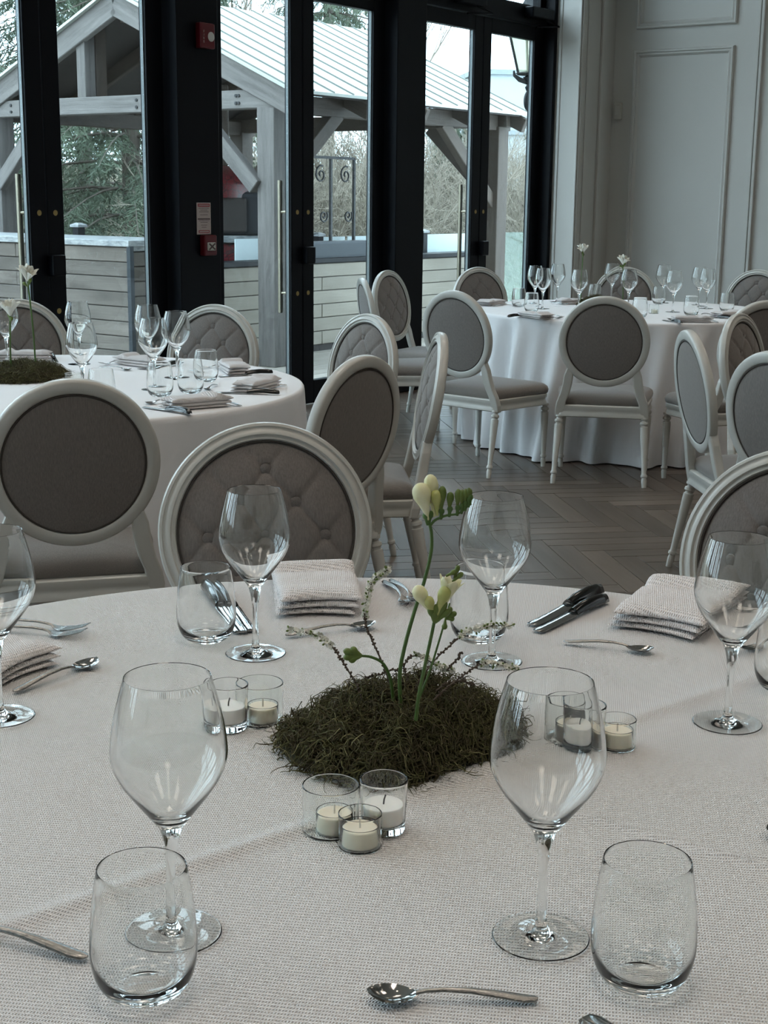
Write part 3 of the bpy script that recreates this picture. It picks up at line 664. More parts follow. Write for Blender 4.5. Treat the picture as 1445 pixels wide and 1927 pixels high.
M['wax'] = mat('cream_wax', (.88, .80, .66), .45, sss=.25, bump=(90, .0003, (1, 1, 1)))
M['waxw'] = mat('white_wax', (.88, .86, .82), .45, sss=.25, bump=(90, .0003, (1, 1, 1)))
M['wick'] = mat('burnt_wick', (.01, .01, .01), .9, bump=(900, .0002, (1, 1, 1)))
M['wickw'] = mat('white_wick', (.75, .72, .66), .9, bump=(900, .0002, (1, 1, 1)))

# ------------------------------------------------------------------ louis style chair, facing +y
RAKE = R(10); RC = Vector((0, -.262, .704))
EXv = Vector((1, 0, 0)); EZv = Vector((0, -math.sin(RAKE), math.cos(RAKE))); EN = Vector((0, math.cos(RAKE), math.sin(RAKE)))
AI, BI = .181, .187
def make_chair():
    root = empty('oval_back_chair', (0, 0, 0), 0, 'x', 'chair')
    prof = [(0, -.010), (.002, -.015), (.006, -.017), (.030, -.017), (.035, -.013), (.0365, -.006), (.0365, .006), (.034, .0125), (.029, .014), (.0265, .0105), (.0235, .011), (.020, .0165), (.0125, .0175), (.0095, .012), (.006, .012), (.003, .0135), (0, .009)]
    n = 72; vs = []; fs = []; m = len(prof)
    for k in range(n):
        a = 2 * math.pi * k / n
        for (u, v) in prof: vs.append(tuple(RC + EXv * (AI + u) * math.cos(a) + EZv * (BI + u) * math.sin(a) + EN * v))
    for k in range(n):
        for j in range(m):
            a = k * m + j; b = k * m + (j + 1) % m; c = ((k + 1) % n) * m + (j + 1) % m; d = ((k + 1) % n) * m + j; fs.append((a, b, c, d))
    b = MB(); b.add(vs, fs); b.build('back_frame', M['paint'], root, smooth=50)
    # tufted front pad
    btn = []
    for (row, cnt) in ((.128, 1), (.060, 2), (-.008, 3), (-.076, 2), (-.144, 1)):
        for i in range(cnt): btn.append(((i - (cnt - 1) / 2) * .118, row))
    segs = []
    for (x, y) in btn:
        for sx in (-1, 1):
            for sy in (-1, 1): segs.append((x, y, x + sx * .059, y + sy * .068))
    def height(x, y):
        r = math.sqrt((x / AI) ** 2 + (y / BI) ** 2); h = .030 * max(0, 1 - r ** 2.6) ** .6
        d = 1e9
        for (x0, y0, x1, y1) in segs:
            dx, dy = x1 - x0, y1 - y0; t = max(0, min(1, ((x - x0) * dx + (y - y0) * dy) / (dx * dx + dy * dy)))
            d = min(d, math.hypot(x - x0 - t * dx, y - y0 - t * dy))
        q = min(math.hypot(x - bx, y - by) for bx, by in btn)
        return h - (.0042 * math.exp(-(d / .0032) ** 2) + .0020 * math.exp(-(d / .013) ** 2)) * min(1, max(0, (1 - r) * 7)) - .009 * math.exp(-(q / .013) ** 2)
    def disc(nr, na, hf, sgn):
        b = MB(); b.v.append(tuple(RC + EN * (sgn * hf(0, 0))))
        for i in range(1, nr + 1):
            for k in range(na):
                a = 2 * math.pi * k / na; x = (AI + .003) * i / nr * math.cos(a); y = (BI + .003) * i / nr * math.sin(a)
                b.v.append(tuple(RC + EXv * x + EZv * y + EN * (sgn * hf(x, y))))
        for k in range(na): b.f.append((0, 1 + k, 1 + (k + 1) % na))
        for i in range(nr - 1):
            for k in range(na):
                a = 1 + i * na + k; c = 1 + i * na + (k + 1) % na; b.f.append((a, a + na, c + na, c))
        return b
    pad = disc(44, 132, height, 1).build('front_pad', M['fabric'], root, smooth=180)
    bm_ = MB().lathe([(0, .007), (.007, .006), (.0115, .003), (.0125, -.002), (.010, -.004), (0, -.004)], 16)
    bme = None
    rot = Matrix((EXv, EZv, EN)).transposed().to_euler()
    for (x, y) in btn:
        p = RC + EXv * x + EZv * y + EN * (height(x, y) + .0055)
        if bme is None:
            o = bm_.build('button', M['fabric'], pad, smooth=60); bme = o.data
        else: o = obj_of('button', bme, pad)
        o.location = p; o.rotation_euler = rot
    disc(10, 64, lambda x, y: .012 + .012 * max(0, 1 - ((x / AI) ** 2 + (y / BI) ** 2)) ** .7, -1).build('rear_pad', M['fabric'], root, smooth=180)
    for sgn, off in ((1, .008), (-1, .0135)):
        pts = [RC + EXv * (AI - .002) * math.cos(a) + EZv * (BI - .002) * math.sin(a) + EN * sgn * off for a in [2 * math.pi * k / 64 for k in range(65)]]
        MB().tube(pts, .0028, 5, False).build('gap_shade_piping', M['gap_shade_piping'], root, smooth=180)
    # supports between oval and legs
    for s in (-1, 1):
        b = MB(); path = [(.156, .580, .030), (.164, .54, .044), (.171, .49, .046), (.183, .44, .046), (.199, .40, .046), (.206, .36, .046), (.206, .325, .042)]
        for (x, z, w_) in path:
            y = RC.y + .0 - (z - RC.z) * math.tan(RAKE) * 1.0 - .0
            y = y if z > .45 else y + (.45 - z) * .05
            hw = w_ / 2; b.v += [(s * (x - hw), y - .016, z), (s * (x + hw), y - .016, z), (s * (x + hw), y + .016, z), (s * (x - hw), y + .016, z)]
        for i in range(len(path) - 1):
            for k in range(4): a = i * 4 + k; c = i * 4 + (k + 1) % 4; b.f.append((a, c, c + 4, a + 4))
        b.f += [(0, 1, 2, 3), tuple(len(b.v) - 4 + k for k in range(4))]
        o = b.build('back_support', M['paint'], root); bevel(o, .006, 2)
    legp = [(.335, .0195), (.325, .0195), (.322, .0125), (.317, .013), (.312, .020), (.303, .021), (.297, .015), (.292, .0145), (.289, .0195), (.27, .020), (.07, .0118), (.064, .0125), (.060, .0160), (.052, .0165), (.048, .0115), (.042, .0115), (.036, .0135), (.0, .0115)]
    def leg(x0, y0, x1, y1):
        pts = []; rad = []
        for (z, r) in legp:
            q = 1 - z / .335; pts.append((x0 + (x1 - x0) * q, y0 + (y1 - y0) * q, z)); rad.append(r)
        MB().tube(pts, rad, 14).build('leg', M['paint'], root, smooth=35)
    for s in (-1, 1): leg(s * .205, -.195, s * .222, -.262); leg(s * .218, .205, s * .218, .207)
    def outline(bw, fw_, y0, y1, rc=.05):
        pts = []
        for (cx, cy_, a0) in ((fw_ - rc, y1 - rc, 0), (-fw_ + rc, y1 - rc, 90), (-bw + rc * .4, y0 + rc * .4, 180), (bw - rc * .4, y0 + rc * .4, 270)):
            q = rc if cy_ > 0 else rc * .4
            for i in range(7): a = R(a0 + 15 * i); pts.append((cx + q * math.cos(a), cy_ + q * math.sin(a)))
        # bow the front edge a little
        return [(x, y + (.02 * (1 - (x / fw_) ** 2) if y > y1 - rc * 1.01 else 0)) for (x, y) in pts]
    MB().slab(outline(.215, .238, -.215, .225), [(.328, .008), (.332, .002), (.345, .002), (.350, .006), (.362, .006), (.368, 0), (.384, 0), (.388, .006)]).build('seat_rail', M['paint'], root, smooth=40)
    MB().slab(outline(.20, .232, -.19, .225), [(.384, .004), (.392, -.008), (.408, -.012), (.424, -.006), (.436, .012), (.444, .045), (.449, .10), (.452, .16)]).build('seat_cushion', M['fabric_seat'], root, smooth=60)
    return root
chair0 = make_chair()
# (top of back x, y, facing angle from +y clockwise, label)
CH = [(-.245, 2.84, 170, 'tufted oval chair facing us behind the folded napkin on the near table'),
      (.785, 2.60, -150, 'tufted oval chair at the right edge of the photo, at the near table'),
      (-.775, 3.494, -16, 'oval chair seen from behind at lower left, in front of the left table'),
      (-.715, 6.01, -157, 'tufted oval chair behind the left table beside the black door post'),
      (-1.60, 6.19, 165, 'tufted oval chair behind the white flowers of the left table'),
      (-.062, 4.10, -55, 'dark backed oval chair seen obliquely from behind at the right of the left table'),
      (.19, 4.842, -95, 'tufted oval chair seen edge on, its seat turned to the left table'),
      (-.063, 5.60, -127, 'pale lilac tufted oval chair right of the left table, behind the dark backed chair'),
      (.0, 9.03, 121, 'oval chair with its front to us nearest the third black door post'),
      (-.14, 8.149, 79, 'narrow edge on oval chair leftmost of the far table chairs'),
      (.330, 7.10, 42, 'oval chair seen from behind at the left front of the far table'),
      (1.04, 6.789, 11, 'oval chair seen straight from behind in front of the far table'),
      (.607, 9.59, 149, 'tufted oval chair behind the far table before the third door pair'),
      (1.634, 9.83, -170, 'oval chair behind the flowers of the far table before the panelled wall'),
      (2.50, 9.655, -144, 'tufted oval chair at the far right before the panelled wall'),
      (1.435, 5.83, 126, 'brown fronted oval chair at the right, turned to the right edge'),
      (1.07, 5.046, 86, 'edge on oval chair at the right with its rear panel to the left'),
      (1.76, 6.617, -16, 'dark oval chair seen from behind at the right edge, at the far table'),
      (1.185, 4.342, 60, 'grey oval chair seen from behind at the right edge, nearest of the right group')]
TOPB = RC + EZv * (BI + .036)
for i, (x, y, ang, lab) in enumerate(CH):
    o = chair0 if i == 0 else copy_tree(chair0)
    rz = R(-ang); off = Matrix.Rotation(rz, 3, 'Z') @ Vector((0, TOPB.y, 0))
    o.location = (x - off.x, y - off.y, 0); o.rotation_euler = (0, 0, rz); o['label'] = lab; o['group'] = 'oval back dining chairs'

# ------------------------------------------------------------------ tables and cloths
TZ = .75
def table(cx, cy_, r, label, clabel, seed, near=False, pl=1.0):
    t = empty('round_table', (cx, cy_, 0), seed, label, 'table', 'round banquet tables')
    MB().lathe([(0, .715), (r - .012, .715), (r - .004, .72), (r - .004, .741), (r - .012, .746), (0, .746)], 64).build('tabletop', M['wood_brown'], t, smooth=40)
    for k in range(4):
        a = k * math.pi / 2; MB().tube([(.55 * r * math.cos(a), .55 * r * math.sin(a), .715), (.55 * r * math.cos(a), .55 * r * math.sin(a), 0)], .018, 10).build('leg', M['steel'], t, smooth=40)
    g = random.Random(seed); na = 360; b = MB()
    ph = [g.random() * 6.28 for _ in range(6)]
    def pleat(a): return .5 * math.sin((24 if pl > 1 else 17) * a + ph[0] + 1.2 * math.sin(3 * a + ph[1])) + .3 * math.sin((39 if pl > 1 else 27) * a + ph[2] + .8 * math.sin(5 * a + ph[3])) + .25 * math.sin(7 * a + ph[4])
    radii = [r * i / 50 for i in range(1, 50)] if near else [r * i / 12 for i in range(1, 12)]
    lines = [((-.455, 1.83), (.62, 1.07)), ((-.36, 1.09), (.10, 1.47)), ((-.6, 1.25), (.6, 1.28))] if near else []
    def topz(x, y):
        z = TZ
        for i, ((x0, y0), (x1, y1)) in enumerate(lines):
            dx, dy = x1 - x0, y1 - y0; L = math.hypot(dx, dy); d = abs((x + cx - x0) * dy - (y + cy_ - y0) * dx) / L
            z += (.0030, .0045, .0014)[i] * math.exp(-(d / (.0055, .012, .006)[i]) ** 2)
        if near: z += .0007 * math.sin(9 * x + 3 * y + ph[0]) * math.sin(7 * y - 4 * x + ph[1]) + .0003 * math.sin(31 * x + 17 * y)
        return z
    b.v.append((0, 0, topz(0, 0)))
    rows = 0
    for q in radii:
        for k in range(na):
            a = 2 * math.pi * k / na; x, y = q * math.cos(a), q * math.sin(a); b.v.append((x, y, topz(x, y)))
        rows += 1
    for (dr, z) in ((-.004, TZ), (.003, TZ - .002), (.007, TZ - .008), (.009, TZ - .02)):
        for k in range(na):
            a = 2 * math.pi * k / na; b.v.append(((r + dr) * math.cos(a), (r + dr) * math.sin(a), z))
        rows += 1
    for i in range(1, 17):
        u = i / 16; z = TZ - .02 - (TZ - .028) * u
        for k in range(na):
            a = 2 * math.pi * k / na; q = r + .009 + (.02 if pl > 1 else .045) * u ** 1.1 + .055 * pl * u ** (.8 if pl <= 1 else .42) * pleat(a + .10 * u) + (.03 * u ** 4 * math.sin(11 * a + ph[5]))
            b.v.append((q * math.cos(a), q * math.sin(a), z))
        rows += 1
    for k in range(na): b.f.append((0, 1 + k, 1 + (k + 1) % na))
    for i in range(rows - 1):
        for k in range(na):
            a = 1 + i * na + k; c = 1 + i * na + (k + 1) % na; b.f.append((a, a + na, c + na, c))
    o = b.build('tablecloth', M['cloth' if near else 'cloth2'], None, smooth=180, loc=(cx, cy_, 0)); prop(o, clabel, 'tablecloth', 'white round tablecloths')
T1C, T2C, T3C = (.011, 1.389), (-1.165, 4.72), (1.385, 8.24)
table(*T1C, .905, 'round table under the near white cloth', 'white waffle weave tablecloth of the near table in the foreground', 1, True)
table(*T2C, .885, 'round table under the cloth at the left', 'white tablecloth of the left table before the doors', 2, False, .55)
table(*T3C, .885, 'round table under the pleated cloth at the far right', 'white pleated tablecloth of the far table by the panelled wall', 3, False, 1.25)

# ------------------------------------------------------------------ glassware
def glass_mesh(name, prof, n, m):
    o = MB().lathe(prof, n).build(name, m, None, smooth=60); me = o.data; bpy.data.objects.remove(o); return me
def smooth_prof(pts, k=4):
    out = []
    for i in range(len(pts) - 1):
        p0 = pts[max(i - 1, 0)]; p1 = pts[i]; p2 = pts[i + 1]; p3 = pts[min(i + 2, len(pts) - 1)]
        for j in range(k):
            t = j / k
            out.append(tuple(.5 * ((2 * p1[c]) + (-p0[c] + p2[c]) * t + (2 * p0[c] - 5 * p1[c] + 4 * p2[c] - p3[c]) * t * t + (-p0[c] + 3 * p1[c] - 3 * p2[c] + p3[c]) * t ** 3) for c in (0, 1)))
    out.append(pts[-1]); return out
foot = [(0, .0003), (.030, .0002), (.0392, .0001), (.0404, .00005), (.0413, .00012), (.0418, .0006), (.0413, .0011), (.0404, .00125), (.0392, .0013), (.030, .0018), (.016, .0030), (.0085, .0055), (.0055, .011)]
outer = smooth_prof([(.0045, .022), (.0041, .045), (.0046, .068), (.0060, .082), (.0095, .096), (.0170, .107), (.0305, .125), (.0420, .1420), (.0485, .1600), (.0480, .178), (.0440, .2020), (.0363, .2305)], 4)
inner = smooth_prof([(.0355, .2310), (.0431, .2020), (.0470, .178), (.0474, .1600), (.0408, .1425), (.0292, .1262), (.0165, .1115), (.0080, .1055)], 4) + [(.003, .1040), (0, .1038)]
WINE = glass_mesh('wine_glass', foot + outer + [(.0360, .2314)] + inner, 64, M['glass'])
to = smooth_prof([(.0235, .0), (.0330, .0065), (.0395, .019), (.0422, .036), (.0415, .058), (.0390, .083), (.0352, .1065)], 4)
ti = smooth_prof([(.0342, .1072), (.0380, .083), (.0404, .058), (.0408, .036), (.0375, .021), (.0290, .0110), (.0150, .0085)], 4) + [(0, .0080)]
TUMB = glass_mesh('tumbler', [(0, .0015), (.014, .0014), (.021, .0)] + to + [(.0348, .1075)] + ti, 64, M['glass'])
cl = lambda r, h, th, fl: [(0, 0), (r - .002, 0), (r - .0012, 0), (r - .0003, .0003), (r, .0012), (r, .002), (r, h - .0016), (r, h - .0008), (r - th * .2, h - .0002), (r - th / 2, h), (r - th * .8, h - .0002), (r - th, h - .0008), (r - th, h - .0016), (r - th, fl + .002), (r - th, fl + .0012), (r - th - .0003, fl + .0003), (r - th - .0012, fl), (r - th - .002, fl), (0, fl)]
HOLD = {'L': glass_mesh('candle_holder', cl(.0285, .0485, .0012, .0016), 56, M['thin']), 'S': glass_mesh('candle_holder', cl(.0215, .0345, .0010, .0014), 56, M['thin']),
        'V': glass_mesh('candle_holder', [(0, 0), (.0190, 0), (.0203, 0), (.0212, .0006), (.0216, .0018), (.0217, .003), (.0241, .0525), (.0242, .0540), (.0239, .0549), (.0233, .0552), (.0227, .0549), (.0225, .0540), (.0224, .0525), (.0204, .0130), (.0202, .0115), (.0196, .0098), (.0183, .0089), (.0165, .0088), (0, .0088)], 56, M['glass'])}
for me in list(HOLD.values()) + [WINE, TUMB]: me.shade_smooth(); me.set_sharp_from_angle(angle=R(60))
def put(me, name, x, y, label, cat, group=None, z=TZ + .0012):
    return prop(obj_of(name, me, None, loc=(x, y, z), rot=(0, 0, rnd.random() * 6.28)), label, cat, group)
D = {'w1': [[-0.1771, 1.1125], [0.1386, 1.1122], [-0.1756, 1.8774], [0.1497, 1.8541], [0.4197, 1.6292], [-0.4622, 1.6234]], 'tum1': [[-0.1858, 1.0196], [0.2127, 1.0419], [-0.2509, 1.9375], [0.1376, 1.9516], [0.5239, 1.7506]], 'cand': [['L', -0.05, 1.3192], ['V', 0.0028, 1.3206], ['S', -0.02, 1.2842], ['L', -0.1472, 1.6207], ['V', -0.1823, 1.595], ['L', 0.2181, 1.5663], ['V', 0.2331, 1.5389], ['S', 0.2728, 1.5498]], 'moss_out': [[-0.1233, 1.5284], [-0.0928, 1.4781], [-0.0439, 1.4284], [0.0019, 1.406], [0.0361, 1.4236], [0.0844, 1.4786], [0.1279, 1.5073], [0.1671, 1.5731], [0.1573, 1.6427]], 'fre1': [[0.0217, 1.5, 0.8119], [0.0194, 1.4957, 0.8539], [0.0247, 1.4914, 0.8892], [0.0345, 1.4871, 0.93], [0.0442, 1.4829, 0.9643], [0.051, 1.4786, 0.9981], [0.051, 1.4743, 1.0196], [0.0484, 1.47, 1.0322]], 'fre1b': [[0.0496, 1.47, 1.0305], [0.055, 1.468, 1.0368], [0.0661, 1.466, 1.042], [0.0772, 1.464, 1.0443], [0.0854, 1.462, 1.05], [0.0913, 1.46, 1.058]], 'fre2': [[0.0375, 1.46, 0.8147], [0.0398, 1.455, 0.844], [0.046, 1.45, 0.8819], [0.052, 1.445, 0.9163], [0.0549, 1.44, 0.9355]], 'fre3': [[0.0423, 1.5, 0.8277], [0.0524, 1.5, 0.8559], [0.0618, 1.5, 0.8899], [0.0689, 1.5, 0.9175], [0.0732, 1.5, 0.9358]], 'fre4': [[0.0128, 1.51, 0.8187], [0.0095, 1.505, 0.8443], [0.0016, 1.5, 0.8646], [-0.0114, 1.495, 0.8741], [-0.0231, 1.49, 0.8774]], 'tw': [[[-0.022, 1.52, 0.8147], [-0.0282, 1.5286, 0.8293], [-0.0388, 1.5371, 0.844], [-0.0494, 1.5457, 0.8581], [-0.0607, 1.5543, 0.8698], [-0.0763, 1.5629, 0.8777], [-0.0983, 1.5714, 0.8786], [-0.1081, 1.58, 0.8778]], [[0.0118, 1.53, 0.8114], [0.0085, 1.5378, 0.8297], [-0.0008, 1.5456, 0.8524], [-0.012, 1.5533, 0.8751], [-0.0183, 1.5611, 0.8885], [-0.021, 1.5689, 0.902], [-0.0176, 1.5767, 0.9221], [-0.0117, 1.5844, 0.9371], [-0.002, 1.5922, 0.9434], [0.0066, 1.6, 0.9466]], [[0.0311, 1.53, 0.8117], [0.0431, 1.54, 0.8325], [0.0612, 1.55, 0.8548], [0.0796, 1.56, 0.8696], [0.0921, 1.57, 0.8774], [0.108, 1.58, 0.8816], [0.1272, 1.59, 0.8826], [0.1498, 1.6, 0.8798]], [[0.0572, 1.5, 0.8229], [0.0723, 1.5133, 0.8327], [0.0907, 1.5267, 0.8427], [0.1093, 1.54, 0.8511], [0.1254, 1.5533, 0.8493], [0.142, 1.5667, 0.8411], [0.1589, 1.58, 0.8329]], [[0.0343, 1.54, 0.8132], [0.0299, 1.5467, 0.83], [0.0249, 1.5533, 0.8436], [0.034, 1.56, 0.8543], [0.0495, 1.5667, 0.8491], [0.0654, 1.5733, 0.8373], [0.0813, 1.58, 0.8307]], [[0.0281, 1.54, 0.8163], [0.0175, 1.5467, 0.8414], [0.0005, 1.5533, 0.835], [-0.0178, 1.56, 0.828]], [[0.0607, 1.52, 0.827], [0.076, 1.53, 0.8332], [0.0916, 1.54, 0.8318], [0.1033, 1.55, 0.8252]], [[0.0741, 1.56, 0.8375], [0.0866, 1.57, 0.8484], [0.0919, 1.58, 0.8529]]], 'fl': {'a': [0.0472, 1.47, 1.0363], 'a1': [0.0386, 1.465, 1.0717], 'a2': [0.0494, 1.475, 1.0773], 'a3': [0.054, 1.47, 1.064], 'j2': [0.0549, 1.44, 0.9355], 'b1': [0.0691, 1.44, 0.9792], 'b2': [0.0347, 1.44, 0.9702], 'b3': [0.0487, 1.435, 0.9573], 'b4': [0.0655, 1.435, 0.9546]}, 'w2': [[-0.7532, 4.6019], [-0.8632, 5.1639], [-0.7198, 4.8907], [-0.9418, 4.3993], [-1.1415, 5.281], [-1.4136, 5.2935]], 'w3': [[0.89, 8.6], [0.903, 8.2779], [1.0523, 8.8468], [1.0922, 8.1364], [1.4134, 9.0068], [1.3962, 8.2653], [1.7086, 8.8634], [1.6302, 8.136], [1.8811, 8.6314], [1.8862, 8.4382]], 't2': [[-0.6111, 4.8196], [-0.6238, 4.5277], [-0.8537, 4.2479], [-0.7091, 4.4446]], 't3': [[0.7774, 8.4007], [0.8151, 8.0279], [1.2958, 8.9136], [1.6674, 8.7657], [1.6857, 7.9076], [1.9555, 8.2213], [1.3702, 7.729]], 'n2': [[-0.5642, 4.2049], [-0.423, 4.6255], [-0.5453, 5.0917], [-0.9139, 5.2596], [-1.3753, 5.394]], 'n3': [[0.795, 7.5977], [1.5986, 7.4675], [1.8726, 7.8186], [0.6262, 8.5153], [1.1378, 8.6842]], 'm2': [-1.2424, 4.852], 'm3': [1.3521, 8.8173], 'n1': [[-0.1008, 2.1486], [0.4123, 2.0537], [-0.4967, 1.8339]], 'spoon': [[[0.1256, 1.0091], [-0.0093, 1.0101]], [[-0.2405, 1.0634], [-0.398, 1.1231]], [[-0.4664, 1.7023], [-0.3841, 1.8221]], [[-0.1396, 1.9515], [-0.011, 2.0053]], [[0.2582, 1.9386], [0.3792, 1.8947]]], 'fork': [[[-0.5888, 2.0101], [-0.4246, 1.9562]], [[-0.5871, 1.9759], [-0.4233, 1.9312]], [[0.0009, 2.2536], [0.0445, 2.0956]], [[0.0123, 2.2639], [0.0573, 2.1193]], [[0.6078, 1.9944], [0.4936, 1.8916]], [[0.635, 2.0622], [0.5295, 2.0582]]], 'knife': [[[-0.2864, 2.2029], [-0.2035, 1.9644]], [[-0.267, 2.1973], [-0.1928, 1.9725]], [[0.3502, 2.2038], [0.2207, 2.0194]], [[0.3509, 2.1517], [0.2253, 1.988]]], 'edge_items': [[0.3867, 1.3194], [0.1673, 0.9841], [-0.3799, 1.3144]]}
WL1 = ['large wine glass at front left, behind the left tumbler', 'large wine glass at front right of the moss', 'wine glass at the back left, beside the folded napkin', 'wine glass behind the tall flower stem, at back right', 'wine glass at the right edge of the near table', 'wine glass cut by the left edge of the photo']
for (x, y), l in zip(D['w1'], WL1): put(WINE, 'wine_glass', x, y, l, 'wine glass', 'wine glasses on the near table')
TL1 = ['stemless tumbler at front left of the near table', 'stemless tumbler at front right of the near table', 'stemless tumbler at back left with knives seen through it', 'stemless tumbler behind the back right wine glass', 'stemless tumbler cut by the right edge of the photo']
for (x, y), l in zip(D['tum1'], TL1): put(TUMB, 'tumbler', x, y, l, 'tumbler', 'tumblers on the near table')
P2 = ['front one of the three clustered wine glasses on the left table', 'rear one of the three clustered wine glasses on the left table', 'rightmost of the three clustered wine glasses on the left table', 'wine glass just behind the near chair back on the left table', 'wine glass farthest back left of centre on the left table', 'wine glass at the left edge of the photo on the left table']
for (x, y), l in zip(D['w2'], P2): put(WINE, 'wine_glass', x, y, l, 'wine glass', 'wine glasses on the left table', TZ + .0004)
ordn = ['leftmost', 'second from the left', 'third from the left', 'fourth from the left', 'fifth from the left', 'sixth from the left', 'seventh from the left', 'eighth from the left', 'ninth from the left', 'rightmost']
for (x, y), l in zip(D['w3'], ordn): put(WINE, 'wine_glass', x, y, 'wine glass on the far table, ' + l, 'wine glass', 'wine glasses on the far table', TZ + .0004)
for (x, y), l in zip(D['t2'], ['tumbler on the left table beside the rolled napkins', 'tumbler in front of the clustered wine glasses on the left table', 'tumbler half hidden by the near chair on the left table', 'tumbler left of the clustered stems on the left table']): put(TUMB, 'tumbler', x, y, l, 'tumbler', 'tumblers on the left table', TZ + .0004)
for (x, y), l in zip(D['t3'], ordn[:3] + ['fourth from the left', 'sixth from the left', 'rightmost', 'nearest, right of the chair back']): put(TUMB, 'tumbler', x, y, 'tumbler on the far table, ' + l, 'tumbler', 'tumblers on the far table', TZ + .0004)
def tealight(kind, x, y, where, z=TZ + .0012):
    if kind == 'V':
        c = empty('votive_candle', (x, y, z + .0095), 0, 'white votive candle ' + where, 'candle', 'candles')
        MB().lathe([(0, 0), (.0180, 0), (.0195, .0012), (.0197, .003), (.0203, .017), (.0203, .0180), (.0198, .0187), (.0185, .0186), (.010, .0182), (0, .0180)], 40).build('wax', M['waxw'], c, smooth=50)
        MB().tube([(0, 0, .017), (.0005, 0, .023), (.002, 0, .028)], .0008, 6).build('wick', M['wick'], c)
    else:
        dx = .004 if kind == 'L' else 0
        c = empty('tealight_candle', (x + dx, y - dx * .8, z + (.0022 if kind == 'L' else .0019)), 0, 'cream tealight candle ' + where, 'candle', 'candles')
        MB().lathe([(0, 0.0004), (.0165, .0004), (.0172, .0012), (.0173, .002), (.0174, .0162), (.0173, .0172), (.0165, .0178), (.015, .0175), (.009, .0170), (0, .0168)], 40).build('wax', M['wax'], c, smooth=50)
        MB().lathe([(.0179, .0004), (.0182, 0), (.0185, .0004), (.0186, .0012), (.0186, .0194), (.0185, .0202), (.0182, .0205), (.0179, .0202), (.0178, .0194), (.0178, .0012)], 40, None, True).build('clear_cup', M['thin'], c, smooth=40)
        MB().tube([(0, 0, .016), (0, .0003, .0265)], .0009, 6).build('wick', M['wickw'], c)
CW = ['in the wide holder of the front cluster', 'in the tall votive of the front cluster', 'in the small front holder nearest us', 'in the wide holder of the left cluster', 'in the votive of the left cluster behind the wine glass', 'in the wide holder of the right cluster', 'in the votive of the right cluster behind the wine glass', 'in the small outer holder of the right cluster']
HW = ['wide clear glass candle holder of the front cluster', 'tall clear glass votive holder of the front cluster', 'small clear glass candle holder nearest us', 'wide clear glass candle holder of the left cluster', 'clear glass votive holder behind the left wine glass', 'wide clear glass candle holder of the right cluster', 'clear glass votive holder behind the right wine glass', 'small clear glass candle holder at the outer right of the moss']
for (k, x, y), cwh, hwl in zip(D['cand'], CW, HW):
    put(HOLD[k], 'candle_holder', x, y, hwl, 'candle holder', 'candle holders on the near table'); tealight(k, x, y, cwh)
for i, (x, y, w_) in enumerate(((-1.02, 4.62, 'left table, right of the moss'), (1.50, 8.02, 'far table, behind the front chair'), (1.28, 8.05, 'far table, left of the other candle'))):
    put(HOLD['L'], 'candle_holder', x, y, 'clear glass candle holder on the ' + w_, 'candle holder', None, TZ + .0004); tealight('L', x, y, 'in the holder on the ' + w_, TZ + .0004)

# ------------------------------------------------------------------ napkins
def napkin_meshes():
    out = []
    def layer(wx, dy, z0, th, bump):
        b = MB(); nx, ny = 20, 26
        for side in (1, -1):
            for i in range(nx + 1):
                for j in range(ny + 1):
                    u = -1 + 2 * i / nx; v = -1 + 2 * j / ny
                    u = math.sin(u * math.pi / 2) * .6 + u * .4; v = math.sin(v * math.pi / 2) * .6 + v * .4
                    e = (max(0, 1 - abs(u) ** 7) * max(0, 1 - abs(v) ** 9)) ** .5
                    x = u * wx / 2 * (1 + .05 * v); y = v * dy / 2 + .012 * u * u * (-1 if v < 0 else .5)
                    z = z0 + (th * .5) * (1 + side * e) + (bump(x, y) * (1 if side > 0 else .0))
                    b.v.append((x, y, z))
        o2 = (nx + 1) * (ny + 1)
        for i in range(nx):
            for j in range(ny):
                a = i * (ny + 1) + j; q = (a, a + ny + 1, a + ny + 2, a + 1); b.f.append(q); b.f.append(tuple(o2 + k for k in reversed(q)))
        for i in range(nx):
            for j in (0, ny): a = i * (ny + 1) + j; b.f.append((a, a + ny + 1, o2 + a + ny + 1, o2 + a))
        for j in range(ny):
            for i in (0, nx): a = i * (ny + 1) + j; b.f.append((a, a + 1, o2 + a + 1, o2 + a))
        return b
    specs = [(.125, .175, 0, .0085, lambda x, y: 0), (.128, .178, .0075, .0095, lambda x, y: .001 * math.sin(x * 40)),
             (.130, .182, .0155, .0115, lambda x, y: .008 * math.exp(-((y - .050 - .06 * x) / .018) ** 2) + .003 * math.exp(-((y + .01 + .05 * x) / .03) ** 2) - .004 * math.exp(-((y - .024 - .06 * x) / .006) ** 2) + .003 * math.exp(-((y + .07) / .02) ** 2))]
    for s in specs:
        o = layer(*s).build('fold', M['napkin'], None, smooth=60); out.append(o.data); bpy.data.objects.remove(o)
    return out
NAP = napkin_meshes()
def napkin(x, y, ang, label, group, sc=(1, 1, 1), z=TZ + .0015):
    r = empty('folded_napkin', (x, y, z), ang, label, 'napkin', group)
    for i, me in enumerate(NAP):
        o = obj_of('fold', me, r, loc=(.002 * (i - 1), .003 * i - .002, 0), rot=(0, 0, R(1.5 * (i - 1)))); o.scale = sc
def radial(c, x, y): return math.atan2(y - c[1], x - c[0]) - math.pi / 2
napkin(-.108, 2.165, R(6), 'white folded napkin at the far side of the near table, by the flowers', 'napkins on the near table', (1.0, 1.15, 1.25))
napkin(.455, 2.085, R(-30), 'white folded napkin at the right before the grey tufted chair', 'napkins on the near table', (1.10, 1.25, 1.25))
